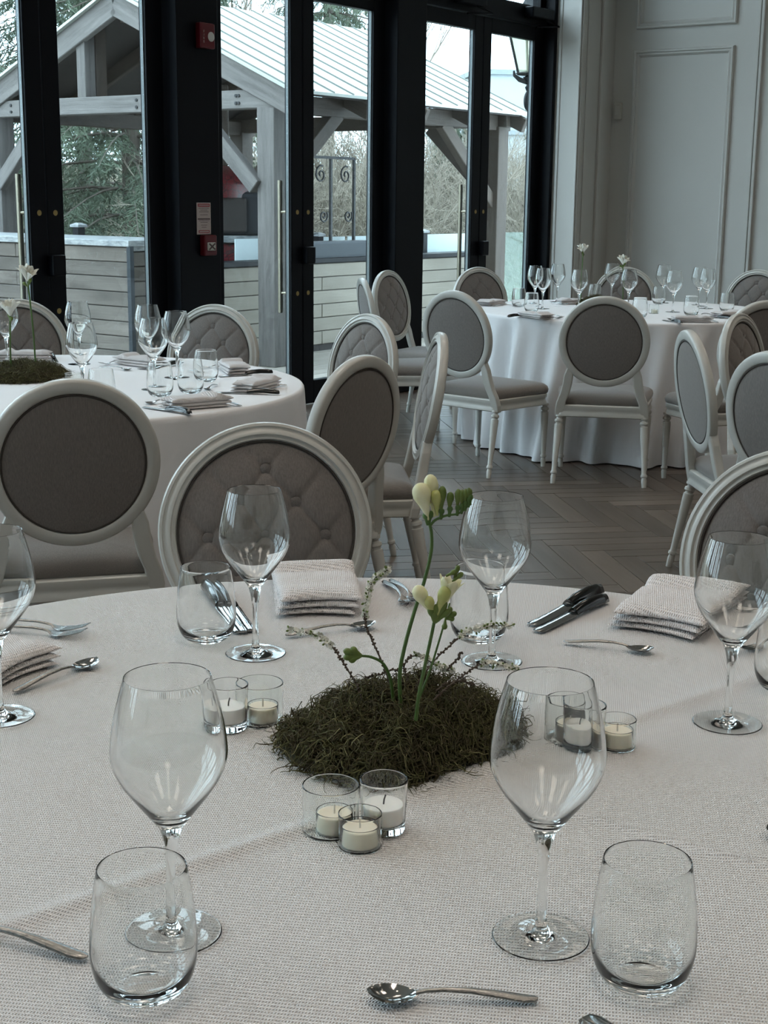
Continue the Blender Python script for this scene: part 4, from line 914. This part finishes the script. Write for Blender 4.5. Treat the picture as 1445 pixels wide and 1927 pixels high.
napkin(-.548, 1.812, R(62), 'white folded napkin cut by the left edge of the photo', 'napkins on the near table', (1, 1.0, 1.0))
N2 = ['rolled napkin at the front edge of the left table', 'rolled napkin at the right end of the left table', 'napkin by the chair beyond the right of the left table', 'napkin left of the clustered glasses on the left table', 'napkin behind the flowers on the left table']
for (x, y), l in zip(D['n2'], N2): napkin(x, y, radial(T2C, x, y) + R(75), l, 'napkins on the left table', (.62, 1.05, 1.25))
N3 = ['napkin at the front left of the far table', 'napkin at the front right of the far table', 'napkin at the right side of the far table', 'napkin at the left side of the far table', 'napkin behind the flowers of the far table']
for (x, y), l in zip(D['n3'], N3): napkin(x, y, radial(T3C, x, y) + R(75), l, 'napkins on the far table', (.7, 1.05, 1.1))

# ------------------------------------------------------------------ cutlery (along +x, handle end at 0)
def loft(st, nv=8, th=.0014):
    """stations (x, half width, z, sag): curved strip with thickness"""
    b = MB(); m = nv + 1
    for side in (1, -1):
        for (x, w_, z, sag) in st:
            for j in range(m):
                v = -1 + 2 * j / nv; e = math.sqrt(max(0, 1 - v * v)) if side > 0 else 1
                b.v.append((x, w_ * v, z - sag * (1 - v * v) + (th * (.25 + .75 * e) if side > 0 else 0)))
    o2 = len(st) * m; n = len(st)
    for i in range(n - 1):
        for j in range(nv):
            a = i * m + j; b.f.append((a, a + m, a + m + 1, a + 1)); b.f.append((o2 + a, o2 + a + 1, o2 + a + m + 1, o2 + a + m))
        for j in (0, nv): a = i * m + j; b.f.append((a, a + m, o2 + a + m, o2 + a))
    for i in (0, n - 1):
        for j in range(nv): a = i * m + j; b.f.append((a, a + 1, o2 + a + 1, o2 + a))
    return b
def mesh_of(b, m, smooth=50):
    o = b.build('tmp', m, None, smooth=smooth); me = o.data; bpy.data.objects.remove(o); return me
HST = [(0, .0015, .003, 0), (.003, .0046, .0030, -.0006), (.012, .0058, .0034, -.0012), (.030, .0052, .0062, -.0014), (.055, .0036, .0092, -.0012), (.078, .0024, .0098, -.0009), (.092, .0022, .0086, -.0006), (.10, .0028, .0070, -.0004)]
SPH = mesh_of(loft(HST, 8, .0022), M['handle'])
SPB = mesh_of(loft([(.098, .0036, .0072, 0), (.103, .008, .0060, .0015), (.110, .0125, .0062, .0042), (.118, .0148, .0066, .0058), (.127, .0140, .0072, .0055), (.134, .0100, .0082, .0034), (.139, .0040, .0092, .0006), (.1400, .0008, .0094, 0)], 12, .0012), M['chrome'], 70)
FH = mesh_of(loft([(x * 1.16, w_ * 1.15, z, s) for (x, w_, z, s) in HST] + [(.122, .0075, .0050, .001), (.130, .0112, .0040, .0022), (.138, .0118, .0048, .002)], 8, .0022), M['handle'])
FT = [mesh_of(loft([(.136, .0019, .0045, 0), (.150, .0016, .0065, 0), (.165, .0014, .0105, 0), (.175, .0008, .0140, 0)], 4, .0016), M['chrome']) for _ in range(1)]
KH = mesh_of(loft([(0, .004, .0035, -.003), (.003, .0080, .0035, -.0075), (.02, .0094, .004, -.0105), (.05, .0094, .006, -.0105), (.085, .0100, .006, -.009), (.10, .0088, .005, -.007), (.108, .0095, .004, -.006)], 10, .005), M['knifeh'], 60)
KB = mesh_of(loft([(.106, .0090, .005, -.002), (.115, .0105, .0045, -.0016), (.15, .0100, .0030, -.0012), (.19, .0104, .0020, -.0008), (.212, .0100, .0020, -.0006), (.217, .0070, .0020, 0)], 6, .0016), M['chrome'])
def orient(o, a, b, L, z=TZ + .0012, extra=0):
    dx, dy = b[0] - a[0], b[1] - a[1]; s = math.hypot(dx, dy) / L; o.location = (a[0], a[1], z); o.rotation_euler = (extra, 0, math.atan2(dy, dx)); o.scale = (s, min(s, 1.15), min(s, 1.15))
def spoon(a, b, label, z=TZ + .0012, group=None):
    r = empty('teaspoon', (0, 0, 0), 0, label, 'spoon', group); obj_of('handle', SPH, r); obj_of('bowl', SPB, r); orient(r, a, b, .14, z)
def fork(a, b, label, z=TZ + .0012, group=None):
    r = empty('fork', (0, 0, 0), 0, label, 'fork', group); obj_of('handle', FH, r)
    for k in range(4): obj_of('tine', FT[0], r, loc=(0, (k - 1.5) * .0064, 0))
    orient(r, a, b, .175, z)
def knife(a, b, label, z=TZ + .0012, group=None):
    r = empty('table_knife', (0, 0, 0), 0, label, 'knife', group); obj_of('handle', KH, r); obj_of('blade', KB, r); orient(r, a, b, .217, z)
for (a, b), l in zip(D['spoon'], ['teaspoon lying at the bottom of the photo before the front right wine glass', 'teaspoon handle at the bottom left edge of the photo', 'teaspoon left of the front left wine glass, bowl pointing up right', 'teaspoon before the folded napkin, half behind the blossom twig', 'teaspoon before the right folded napkin']): spoon(a, b, l, group='teaspoons on the near table')
for (a, b), l in zip(D['fork'], ['upper one of the two forks at the left edge', 'lower one of the two forks at the left edge', 'left one of the two forks behind the flower stems', 'right one of the two forks behind the flower stems', 'front fork at the right edge behind the wine glass', 'rear fork at the right edge behind the wine glass']): fork(a, b, l, group='forks on the near table')
for (a, b), l in zip(D['knife'], ['left one of the two knives behind the back left tumbler', 'right one of the two knives behind the back left tumbler', 'upper one of the two steel handled knives at back right', 'lower one of the two steel handled knives at back right']): knife(a, b, l, group='knives on the near table')
spoon((.50, 1.23), (.386, 1.318), 'teaspoon tip at the right edge of the photo'); knife((.30, .80), (.160, .986), 'knife tip at the bottom edge of the photo')
def setting(c, x, y, tag, grp):
    d = Vector((x - c[0], y - c[1])).normalized(); p = Vector((-d.y, d.x)); q = Vector((x, y))
    fork(q + p * .11 + d * .08, q + p * .11 - d * .09, 'fork beside the ' + tag, TZ + .0006, 'forks on the ' + grp); knife(q - p * .11 + d * .10, q - p * .11 - d * .11, 'knife beside the ' + tag, TZ + .0006, 'knives on the ' + grp)
    spoon(q - d * .15 + p * .07, q - d * .15 - p * .07, 'teaspoon beside the ' + tag, TZ + .0006, 'teaspoons on the ' + grp)
for (x, y), l in zip(D['n2'], N2): setting(T2C, x, y, l, 'left table')
for (x, y), l in zip(D['n3'], N3): setting(T3C, x, y, l, 'far table')
# ------------------------------------------------------------------ moss centrepieces and flowers
M['mossa'] = mat('moss_brown', (.050, .042, .020), .9, var=(40, .3, (1, 1, 1), (.085, .070, .034)), bump=(300, .0005, (1, 1, 1)))
M['mossb'] = mat('moss_olive', (.055, .058, .020), .9, var=(40, .3, (1, 1, 1), (.115, .112, .040)), bump=(300, .0005, (1, 1, 1)))
M['mossc'] = mat('moss_pale', (.16, .15, .07), .9, var=(40, .3, (1, 1, 1), (.26, .24, .12)), bump=(300, .0005, (1, 1, 1)))
M['stem'] = mat('green_stem', (.060, .125, .022), .5, bump=(90, .0004, (1, 1, .1)))
M['calyx'] = mat('green_bud', (.075, .13, .020), .5, var=(60, .3, (1, 1, 1), (.15, .20, .04)), bump=(90, .0004, (1, 1, 1)))
M['budg'] = mat('yellow_green_bud', (.36, .40, .10), .5, var=(60, .3, (1, 1, 1), (.52, .52, .22)), bump=(90, .0004, (1, 1, 1)))
M['petal'] = mat('cream_petal', (.66, .65, .32), .5, sss=.1, var=(45, .25, (1, 1, 1), (.80, .79, .60)), bump=(120, .0004, (1, 1, 1)))
M['blossom'] = mat('white_blossom', (.80, .80, .72), .6, bump=(120, .0004, (1, 1, 1)))
M['brownstem'] = mat('brown_twig', (.07, .05, .035), .8, bump=(120, .0004, (1, 1, 1)))
MO = (.022, 1.535)
poly = [(-.123, 1.528), (-.093, 1.478), (-.044, 1.434), (.002, 1.412), (.036, 1.428), (.084, 1.479), (.128, 1.510), (.160, 1.573), (.152, 1.635), (.10, 1.662), (.02, 1.655), (-.06, 1.615), (-.105, 1.570)]
pol = sorted((math.atan2(y - MO[1], x - MO[0]) % (2 * math.pi), math.hypot(x - MO[0], y - MO[1])) for x, y in poly)
def mrad(a):
    a %= 2 * math.pi; q = pol + [(pol[0][0] + 2 * math.pi, pol[0][1])]
    if a < pol[0][0]: a += 2 * math.pi
    for (a0, r0_), (a1, r1_) in zip(q[:-1], q[1:]):
        if a0 <= a <= a1: return r0_ + (r1_ - r0_) * (a - a0) / (a1 - a0)
    return pol[0][1]
def mheight(rho, a):
    x = rho * math.cos(a); y = rho * math.sin(a)
    return .058 * max(0, 1 - rho ** 2.2) ** .65 * (1 + .12 * math.sin(7 * x + 3) * math.cos(6 * y)) + .009 * math.sin(9 * x + 4 * y + 1) * math.cos(7 * y - 3 * x) * (1 - rho * rho) + .004
mb = MB(); nr, na = 20, 72; mb.v.append((0, 0, mheight(0, 0)))
for i in range(1, nr + 1):
    for k in range(na):
        a = 2 * math.pi * k / na; rho = i / nr; q = mrad(a) * rho * .97; mb.v.append((q * math.cos(a), q * math.sin(a), max(0.0006, mheight(rho, a) * .93 - .002)))
for k in range(na): mb.f.append((0, 1 + k, 1 + (k + 1) % na))
for i in range(nr - 1):
    for k in range(na): a = 1 + i * na + k; c = 1 + i * na + (k + 1) % na; mb.f.append((a, a + na, c + na, c))
mr_ = empty('moss_mound', (MO[0], MO[1], TZ + .0015), 0, 'dark green brown moss mound in the middle of the near table', 'moss', 'moss centrepieces')
mb.build('mound', M['mossdk'], mr_, smooth=180)
g = random.Random(5)
for mm, cnt in (('mossa', 2300), ('mossb', 2100), ('mossc', 330)):
    b = MB()
    for s in range(cnt):
        a = g.random() * 6.2832; rho = math.sqrt(g.random()) * 1.02; R_ = mrad(a) * rho
        p = Vector((R_ * math.cos(a), R_ * math.sin(a), max(.001, mheight(min(rho, 1), a) - .003))); d = Vector((g.uniform(-1, 1), g.uniform(-1, 1), g.uniform(-.1, .7))).normalized()
        ax = Vector((g.uniform(-1, 1), g.uniform(-1, 1), g.uniform(-1, 1))).normalized(); cv = g.choice((-1, 1)) * g.uniform(.7, 1.8); st = g.uniform(.0032, .0062); pts = [p]
        for k in range(8):
            ax = (ax + Vector((g.uniform(-1, 1), g.uniform(-1, 1), g.uniform(-1, 1))) * .28).normalized()
            d = (Matrix.Rotation(cv * .62, 3, ax) @ d).normalized(); p = p + d * st
            q = p.xy; rh = q.length / max(.01, mrad(math.atan2(q.y, q.x))); top = mheight(min(rh, 1), math.atan2(q.y, q.x)) if rh < 1 else 0
            p.z = min(max(p.z, top - .002, .001), top + .016 + .006 * g.random()); pts.append(p.copy())
        w_ = g.uniform(.0006, .00125); b.tube(pts, [w_ * (1 - .09 * k) for k in range(9)], 3, False)
    b.build('strands', M[mm], mr_, recalc=False, smooth=180, kind='stuff')
for (x, y, s, l) in ((D['m2'][0], D['m2'][1], 1.25, 'green moss mound on the left table'), (1.27, 8.56, 1.0, 'moss mound on the far table behind the front chair')):
    c = copy_tree(mr_); c.location = (x, y, TZ + .0006); c.rotation_euler = (0, 0, .6); c.scale = (s, s, .8); c['label'] = l

def axis_matrix(base, tip):
    base = Vector(base); z = (Vector(tip) - base); L = z.length; z.normalize(); x = z.orthogonal().normalized(); y = z.cross(x)
    return Matrix(((x.x, y.x, z.x, base.x), (x.y, y.y, z.y, base.y), (x.z, y.z, z.z, base.z), (0, 0, 0, 1))), L
def bud(name, parent, base, tip, w_, m, neck=.25):
    Mx, L = axis_matrix(base, tip); pr = [(0, 0), (w_ * neck, 0), (w_ * (neck + .12), L * .2), (w_ * .62, L * .42), (w_ * .95, L * .62), (w_, L * .74), (w_ * .85, L * .88), (w_ * .45, L * .97), (0, L)]
    return MB().lathe(smooth_prof(pr, 3)[:-1] + [(0, L)], 14, Mx).build(name, M[m], parent, smooth=70)
def petals(parent, base, tip, w_, count, m, open_=.5):
    Mx, L = axis_matrix(base, tip)
    for k in range(count):
        a = k * 2 * math.pi / count; b = MB(); n, mcol = 7, 5
        for i in range(n):
            u = i / (n - 1); wid = w_ * (.25 + .75 * math.sin(min(1, u * 1.15) * math.pi * .62)) * (1 if u < .85 else math.sqrt(max(.08, 1 - ((u - .85) / .16) ** 2)))
            rad = w_ * (.22 + .55 * u + open_ * u ** 2.5); z = L * (u - .12 * u ** 3 * open_)
            for j in range(mcol):
                v = -1 + 2 * j / (mcol - 1); an = a + v * wid / max(rad, .002) * .55
                b.v.append(tuple(Mx @ Vector(((rad - .12 * w_ * (1 - v * v) * 0) * math.cos(an), rad * math.sin(an), z))))
        for i in range(n - 1):
            for j in range(mcol - 1): q = i * mcol + j; b.f.append((q, q + 1, q + mcol + 1, q + mcol))
        o = b.build('petal', M[m], parent, smooth=180, recalc=False)
        sm = o.modifiers.new('thick', 'SOLIDIFY'); sm.thickness = .0006
def curve_pts(pts, k=4):
    v = [Vector(p) for p in pts]; out = []
    for i in range(len(v) - 1):
        p0, p1, p2, p3 = v[max(i - 1, 0)], v[i], v[i + 1], v[min(i + 2, len(v) - 1)]
        for j in range(k):
            t = j / k; out.append(.5 * ((2 * p1) + (p2 - p0) * t + (2 * p0 - 5 * p1 + 4 * p2 - p3) * t * t + (3 * p1 - p0 - 3 * p2 + p3) * t ** 3))
    out.append(v[-1]); return out
def rel(root, p): return Vector(p) - root.location
fl = D['fl']
# tall stem with cream buds and a comb of green buds
f1 = empty('freesia_stem', D['fre1'][0], 0, 'tall freesia stem with cream buds and a comb of green buds', 'flower', 'freesia stems')
MB().tube([rel(f1, p) for p in curve_pts(D['fre1'])], [.0023 - .0006 * i / 28 for i in range(29)], 10).build('stem', M['stem'], f1, smooth=60)
MB().tube([rel(f1, p) for p in curve_pts(D['fre1b'])], [.0016 - .0007 * i / 20 for i in range(21)], 8).build('side_stem', M['stem'], f1, smooth=60)
bud('cream_bud', f1, rel(f1, fl['a']), rel(f1, fl['a1']) + Vector((-.002, 0, .005)), .0100, 'petal', .2)
bud('cream_bud', f1, rel(f1, (.0535, 1.47, 1.040)), rel(f1, (.0482, 1.476, 1.0845)), .0078, 'petal', .2)
bud('green_tipped_bud', f1, rel(f1, (.0565, 1.468, 1.0415)), rel(f1, (.0545, 1.466, 1.0695)), .0060, 'budg', .2)
for i, (u, h, w_, m) in enumerate(((.32, .028, .0045, 'calyx'), (.47, .019, .0040, 'calyx'), (.60, .021, .0036, 'calyx'), (.71, .018, .0033, 'calyx'), (.82, .016, .0030, 'calyx'), (.91, .013, .0026, 'calyx'), (.99, .010, .0022, 'calyx'))):
    cp = curve_pts(D['fre1b']); p = rel(f1, cp[min(int(u * 20), 20)])
    bud('green_bud', f1, p + Vector((0, 0, .003)), p + Vector((.002 - .002 * u, .0, .006 + h)), w_, m); bud('calyx', f1, p - Vector((0, 0, .002)), p + Vector((.001, 0, .010)), .0032 * (1.1 - .3 * u), 'stem', .5)
for d in ((-.004, .008), (.003, .010)): bud('calyx', f1, rel(f1, fl['a']) - Vector((0, 0, .006)), rel(f1, fl['a']) + Vector((d[0], 0, d[1])), .0034, 'stem', .5)
# shorter stem with an open bloom
f2 = empty('freesia_stem', D['fre2'][0], 0, 'shorter freesia stem with an open white bloom', 'flower', 'freesia stems')
MB().tube([rel(f2, p) for p in curve_pts(D['fre2'])], [.0021 - .0004 * i / 16 for i in range(17)], 10).build('stem', M['stem'], f2, smooth=60)
j2 = rel(f2, fl['j2'])
petals(f2, j2 + Vector((.006, 0, .010)), j2 + Vector((.018, .002, .046)), .0115, 6, 'petal', .45)
bud('green_tipped_bud', f2, j2 + Vector((.002, -.003, .006)), j2 + Vector((.012, -.006, .038)), .0068, 'budg', .3)
bud('cream_bud', f2, j2 + Vector((-.003, 0, .006)), j2 + Vector((-.021, 0, .036)), .0080, 'petal', .25)
bud('green_tipped_bud', f2, j2 + Vector((-.002, -.003, .003)), j2 + Vector((-.008, -.004, .026)), .0055, 'budg', .3)
for d in ((.012, .020), (.016, .012), (-.006, .014), (.002, .018), (.007, .026), (-.001, .010)): bud('calyx', f2, j2 + Vector((0, -.002, -.003)), j2 + Vector((d[0], -.004, d[1])), .0036, 'calyx', .5)
for d in ((.020, .052, .011, .046), (.027, .050, .018, .040), (.022, .058, .020, .044)): bud('leaf_bud', f2, j2 + Vector((d[2], .004, d[3])), j2 + Vector((d[0] + .002, .004, d[1])), .0028, 'calyx', .4)
# thin bud stem and the drooping green bud stem
f3 = empty('freesia_stem', D['fre3'][0], 0, 'thin green stem with small closed buds', 'flower', 'freesia stems')
MB().tube([rel(f3, p) for p in curve_pts(D['fre3'])], [.0014 - .0005 * i / 16 for i in range(17)], 8).build('stem', M['stem'], f3, smooth=60)
e = rel(f3, D['fre3'][3])
for d in ((.012, .008), (.010, .001), (-.001, -.012), (.006, .014)): bud('green_bud', f3, e, e + Vector((d[0], 0, d[1])), .0032, 'calyx', .3)
f4 = empty('freesia_stem', D['fre4'][0], 0, 'bent green stem with a closed bud pointing left', 'flower', 'freesia stems')
MB().tube([rel(f4, p) for p in curve_pts(D['fre4'])], [.0019 - .0005 * i / 16 for i in range(17)], 8).build('stem', M['stem'], f4, smooth=60)
e = rel(f4, D['fre4'][4])
for d in ((-.020, .006), (-.020, -.002), (-.012, .009), (-.014, -.006)): bud('green_bud', f4, e, e + Vector((d[0], 0, d[1])), .0040, 'calyx', .4)
# blossom twigs
TWL = ['blossom twig arching to the left over the teaspoon', 'tall blossom twig before the folded napkin', 'long blossom twig reaching right past the wine glass stem', 'low blossom twig reaching right over the wine glass foot', 'curling bare twig behind the green stems', 'short twig pointing left behind the tall stem', 'short low twig right of the green stems', 'fine twig tip among the right twigs']
bl_me = None; kn_me = None; g = random.Random(21)
petal5 = MB()
for k in range(5):
    a = k * 2 * math.pi / 5; c, s = math.cos(a), math.sin(a); q = [(.0004, 0, 0), (.0016, .0011, .0006), (.0028, .0008, .0010), (.0030, 0, .0011), (.0028, -.0008, .0010), (.0016, -.0011, .0006)]
    petal5.add([(x * c - y * s, x * s + y * c, z) for x, y, z in q], [(0, 1, 2, 3, 4, 5)])
for path, lab in zip(D['tw'], TWL):
    r = empty('blossom_twig', path[0], 0, lab, 'twig', 'spring blossom twigs'); cp = curve_pts(path, 5); n = len(cp)
    MB().tube([rel(r, p) for p in cp], [.0011 - .0006 * i / n for i in range(n)], 6).build('twig', M['brownstem'], r, smooth=60)
    fl_n = len(path) >= 7
    for i in range(2, n):
        u = i / n; p = rel(r, cp[i])
        for q in range(2):
            d = Vector((g.uniform(-1, 1), g.uniform(-1, 1), g.uniform(-.6, 1))).normalized()
            if not (fl_n and u > .5):
                if kn_me is None: o = MB().lathe([(0, 0), (.0011, .0005), (.0014, .0018), (.0007, .0030), (0, .0034)], 8).build('bud', M['brownstem'], r, smooth=60); kn_me = o.data
                else: o = obj_of('bud', kn_me, r)
                o.location = p; o.rotation_euler = d.to_track_quat('Z', 'Y').to_euler()
            else:
                for rep in range(2):
                    d = Vector((g.uniform(-1, 1), g.uniform(-1, 1), g.uniform(-.6, 1))).normalized()
                    if bl_me is None: o = petal5.build('blossom', M['blossom'], r, recalc=False); bl_me = o.data
                    else: o = obj_of('blossom', bl_me, r)
                    o.location = p + d * .0028; o.rotation_euler = d.to_track_quat('Z', 'Y').to_euler(); s = g.uniform(.8, 1.25); o.scale = (s, s, s)
                if q == 0:
                    o = bud('leaf', r, p, p + d * .007, .0012, 'calyx', .4)
# flowers on the other tables
def small_flower(x, y, h, dx, label, grp):
    r = empty('white_flower', (x, y, TZ + .03), rnd.random() * 6, label, 'flower', grp)
    MB().tube(curve_pts([(0, 0, 0), (dx * .3, 0, h * .5), (dx, 0, h)]), .003, 8).build('stem', M['stem'], r, smooth=60)
    e = Vector((dx, 0, h))
    for d in ((-.03, .01, .04), (.022, -.01, .048), (.004, .02, .055), (-.012, -.02, .05)):
        petals(r, e, e + Vector(d), .016, 5, 'blossom', .6)
    for d in ((.02, 0, -.005), (-.015, 0, .01)): bud('green_bud', r, e - Vector((0, 0, .02)), e + Vector(d), .006, 'calyx', .4)
small_flower(-1.20, 4.86, .30, .02, 'tall white flower over the left table', 'white flowers on the other tables')
small_flower(-1.27, 4.80, .19, .02, 'shorter white flower over the moss of the left table', 'white flowers on the other tables')
small_flower(1.16, 8.55, .28, .01, 'white flower over the far table, left of the two', 'white flowers on the other tables')
small_flower(1.40, 8.48, .22, .01, 'yellowish white flower inside the far glasses, right of the two', 'white flowers on the other tables')

# ------------------------------------------------------------------ ceiling fittings
M['lampface'] = bpy.data.materials.new('lamp_diffuser'); M['lampface'].use_nodes = True
_p = M['lampface'].node_tree.nodes['Principled BSDF']; _p.inputs['Base Color'].default_value = (.8, .8, .8, 1); _p.inputs['Emission Color'].default_value = (1, .82, .6, 1); _p.inputs['Emission Strength'].default_value = 40
for i, (t, o) in enumerate([(-8.6, -3.4), (-7.6, -4.4), (-6.6, -3.4), (-5.6, -4.2), (-8.4, -6.6), (-7.0, -7.2), (-4.2, -5.4), (-3.0, -3.2)]):
    c = empty('downlight', W(t, o, CEIL), 0, 'small recessed ceiling downlight out of view', 'downlight', 'ceiling downlights')
    MB().lathe([(.05, -.001), (.075, -.001), (.075, -.012), (.05, -.006)], 24, None, True).build('trim_ring', M['white'], c, smooth=40)
    MB().lathe([(0, -.004), (.048, -.004), (.048, -.001), (0, -.001)], 24).build('diffuser', M['lampface'], c)
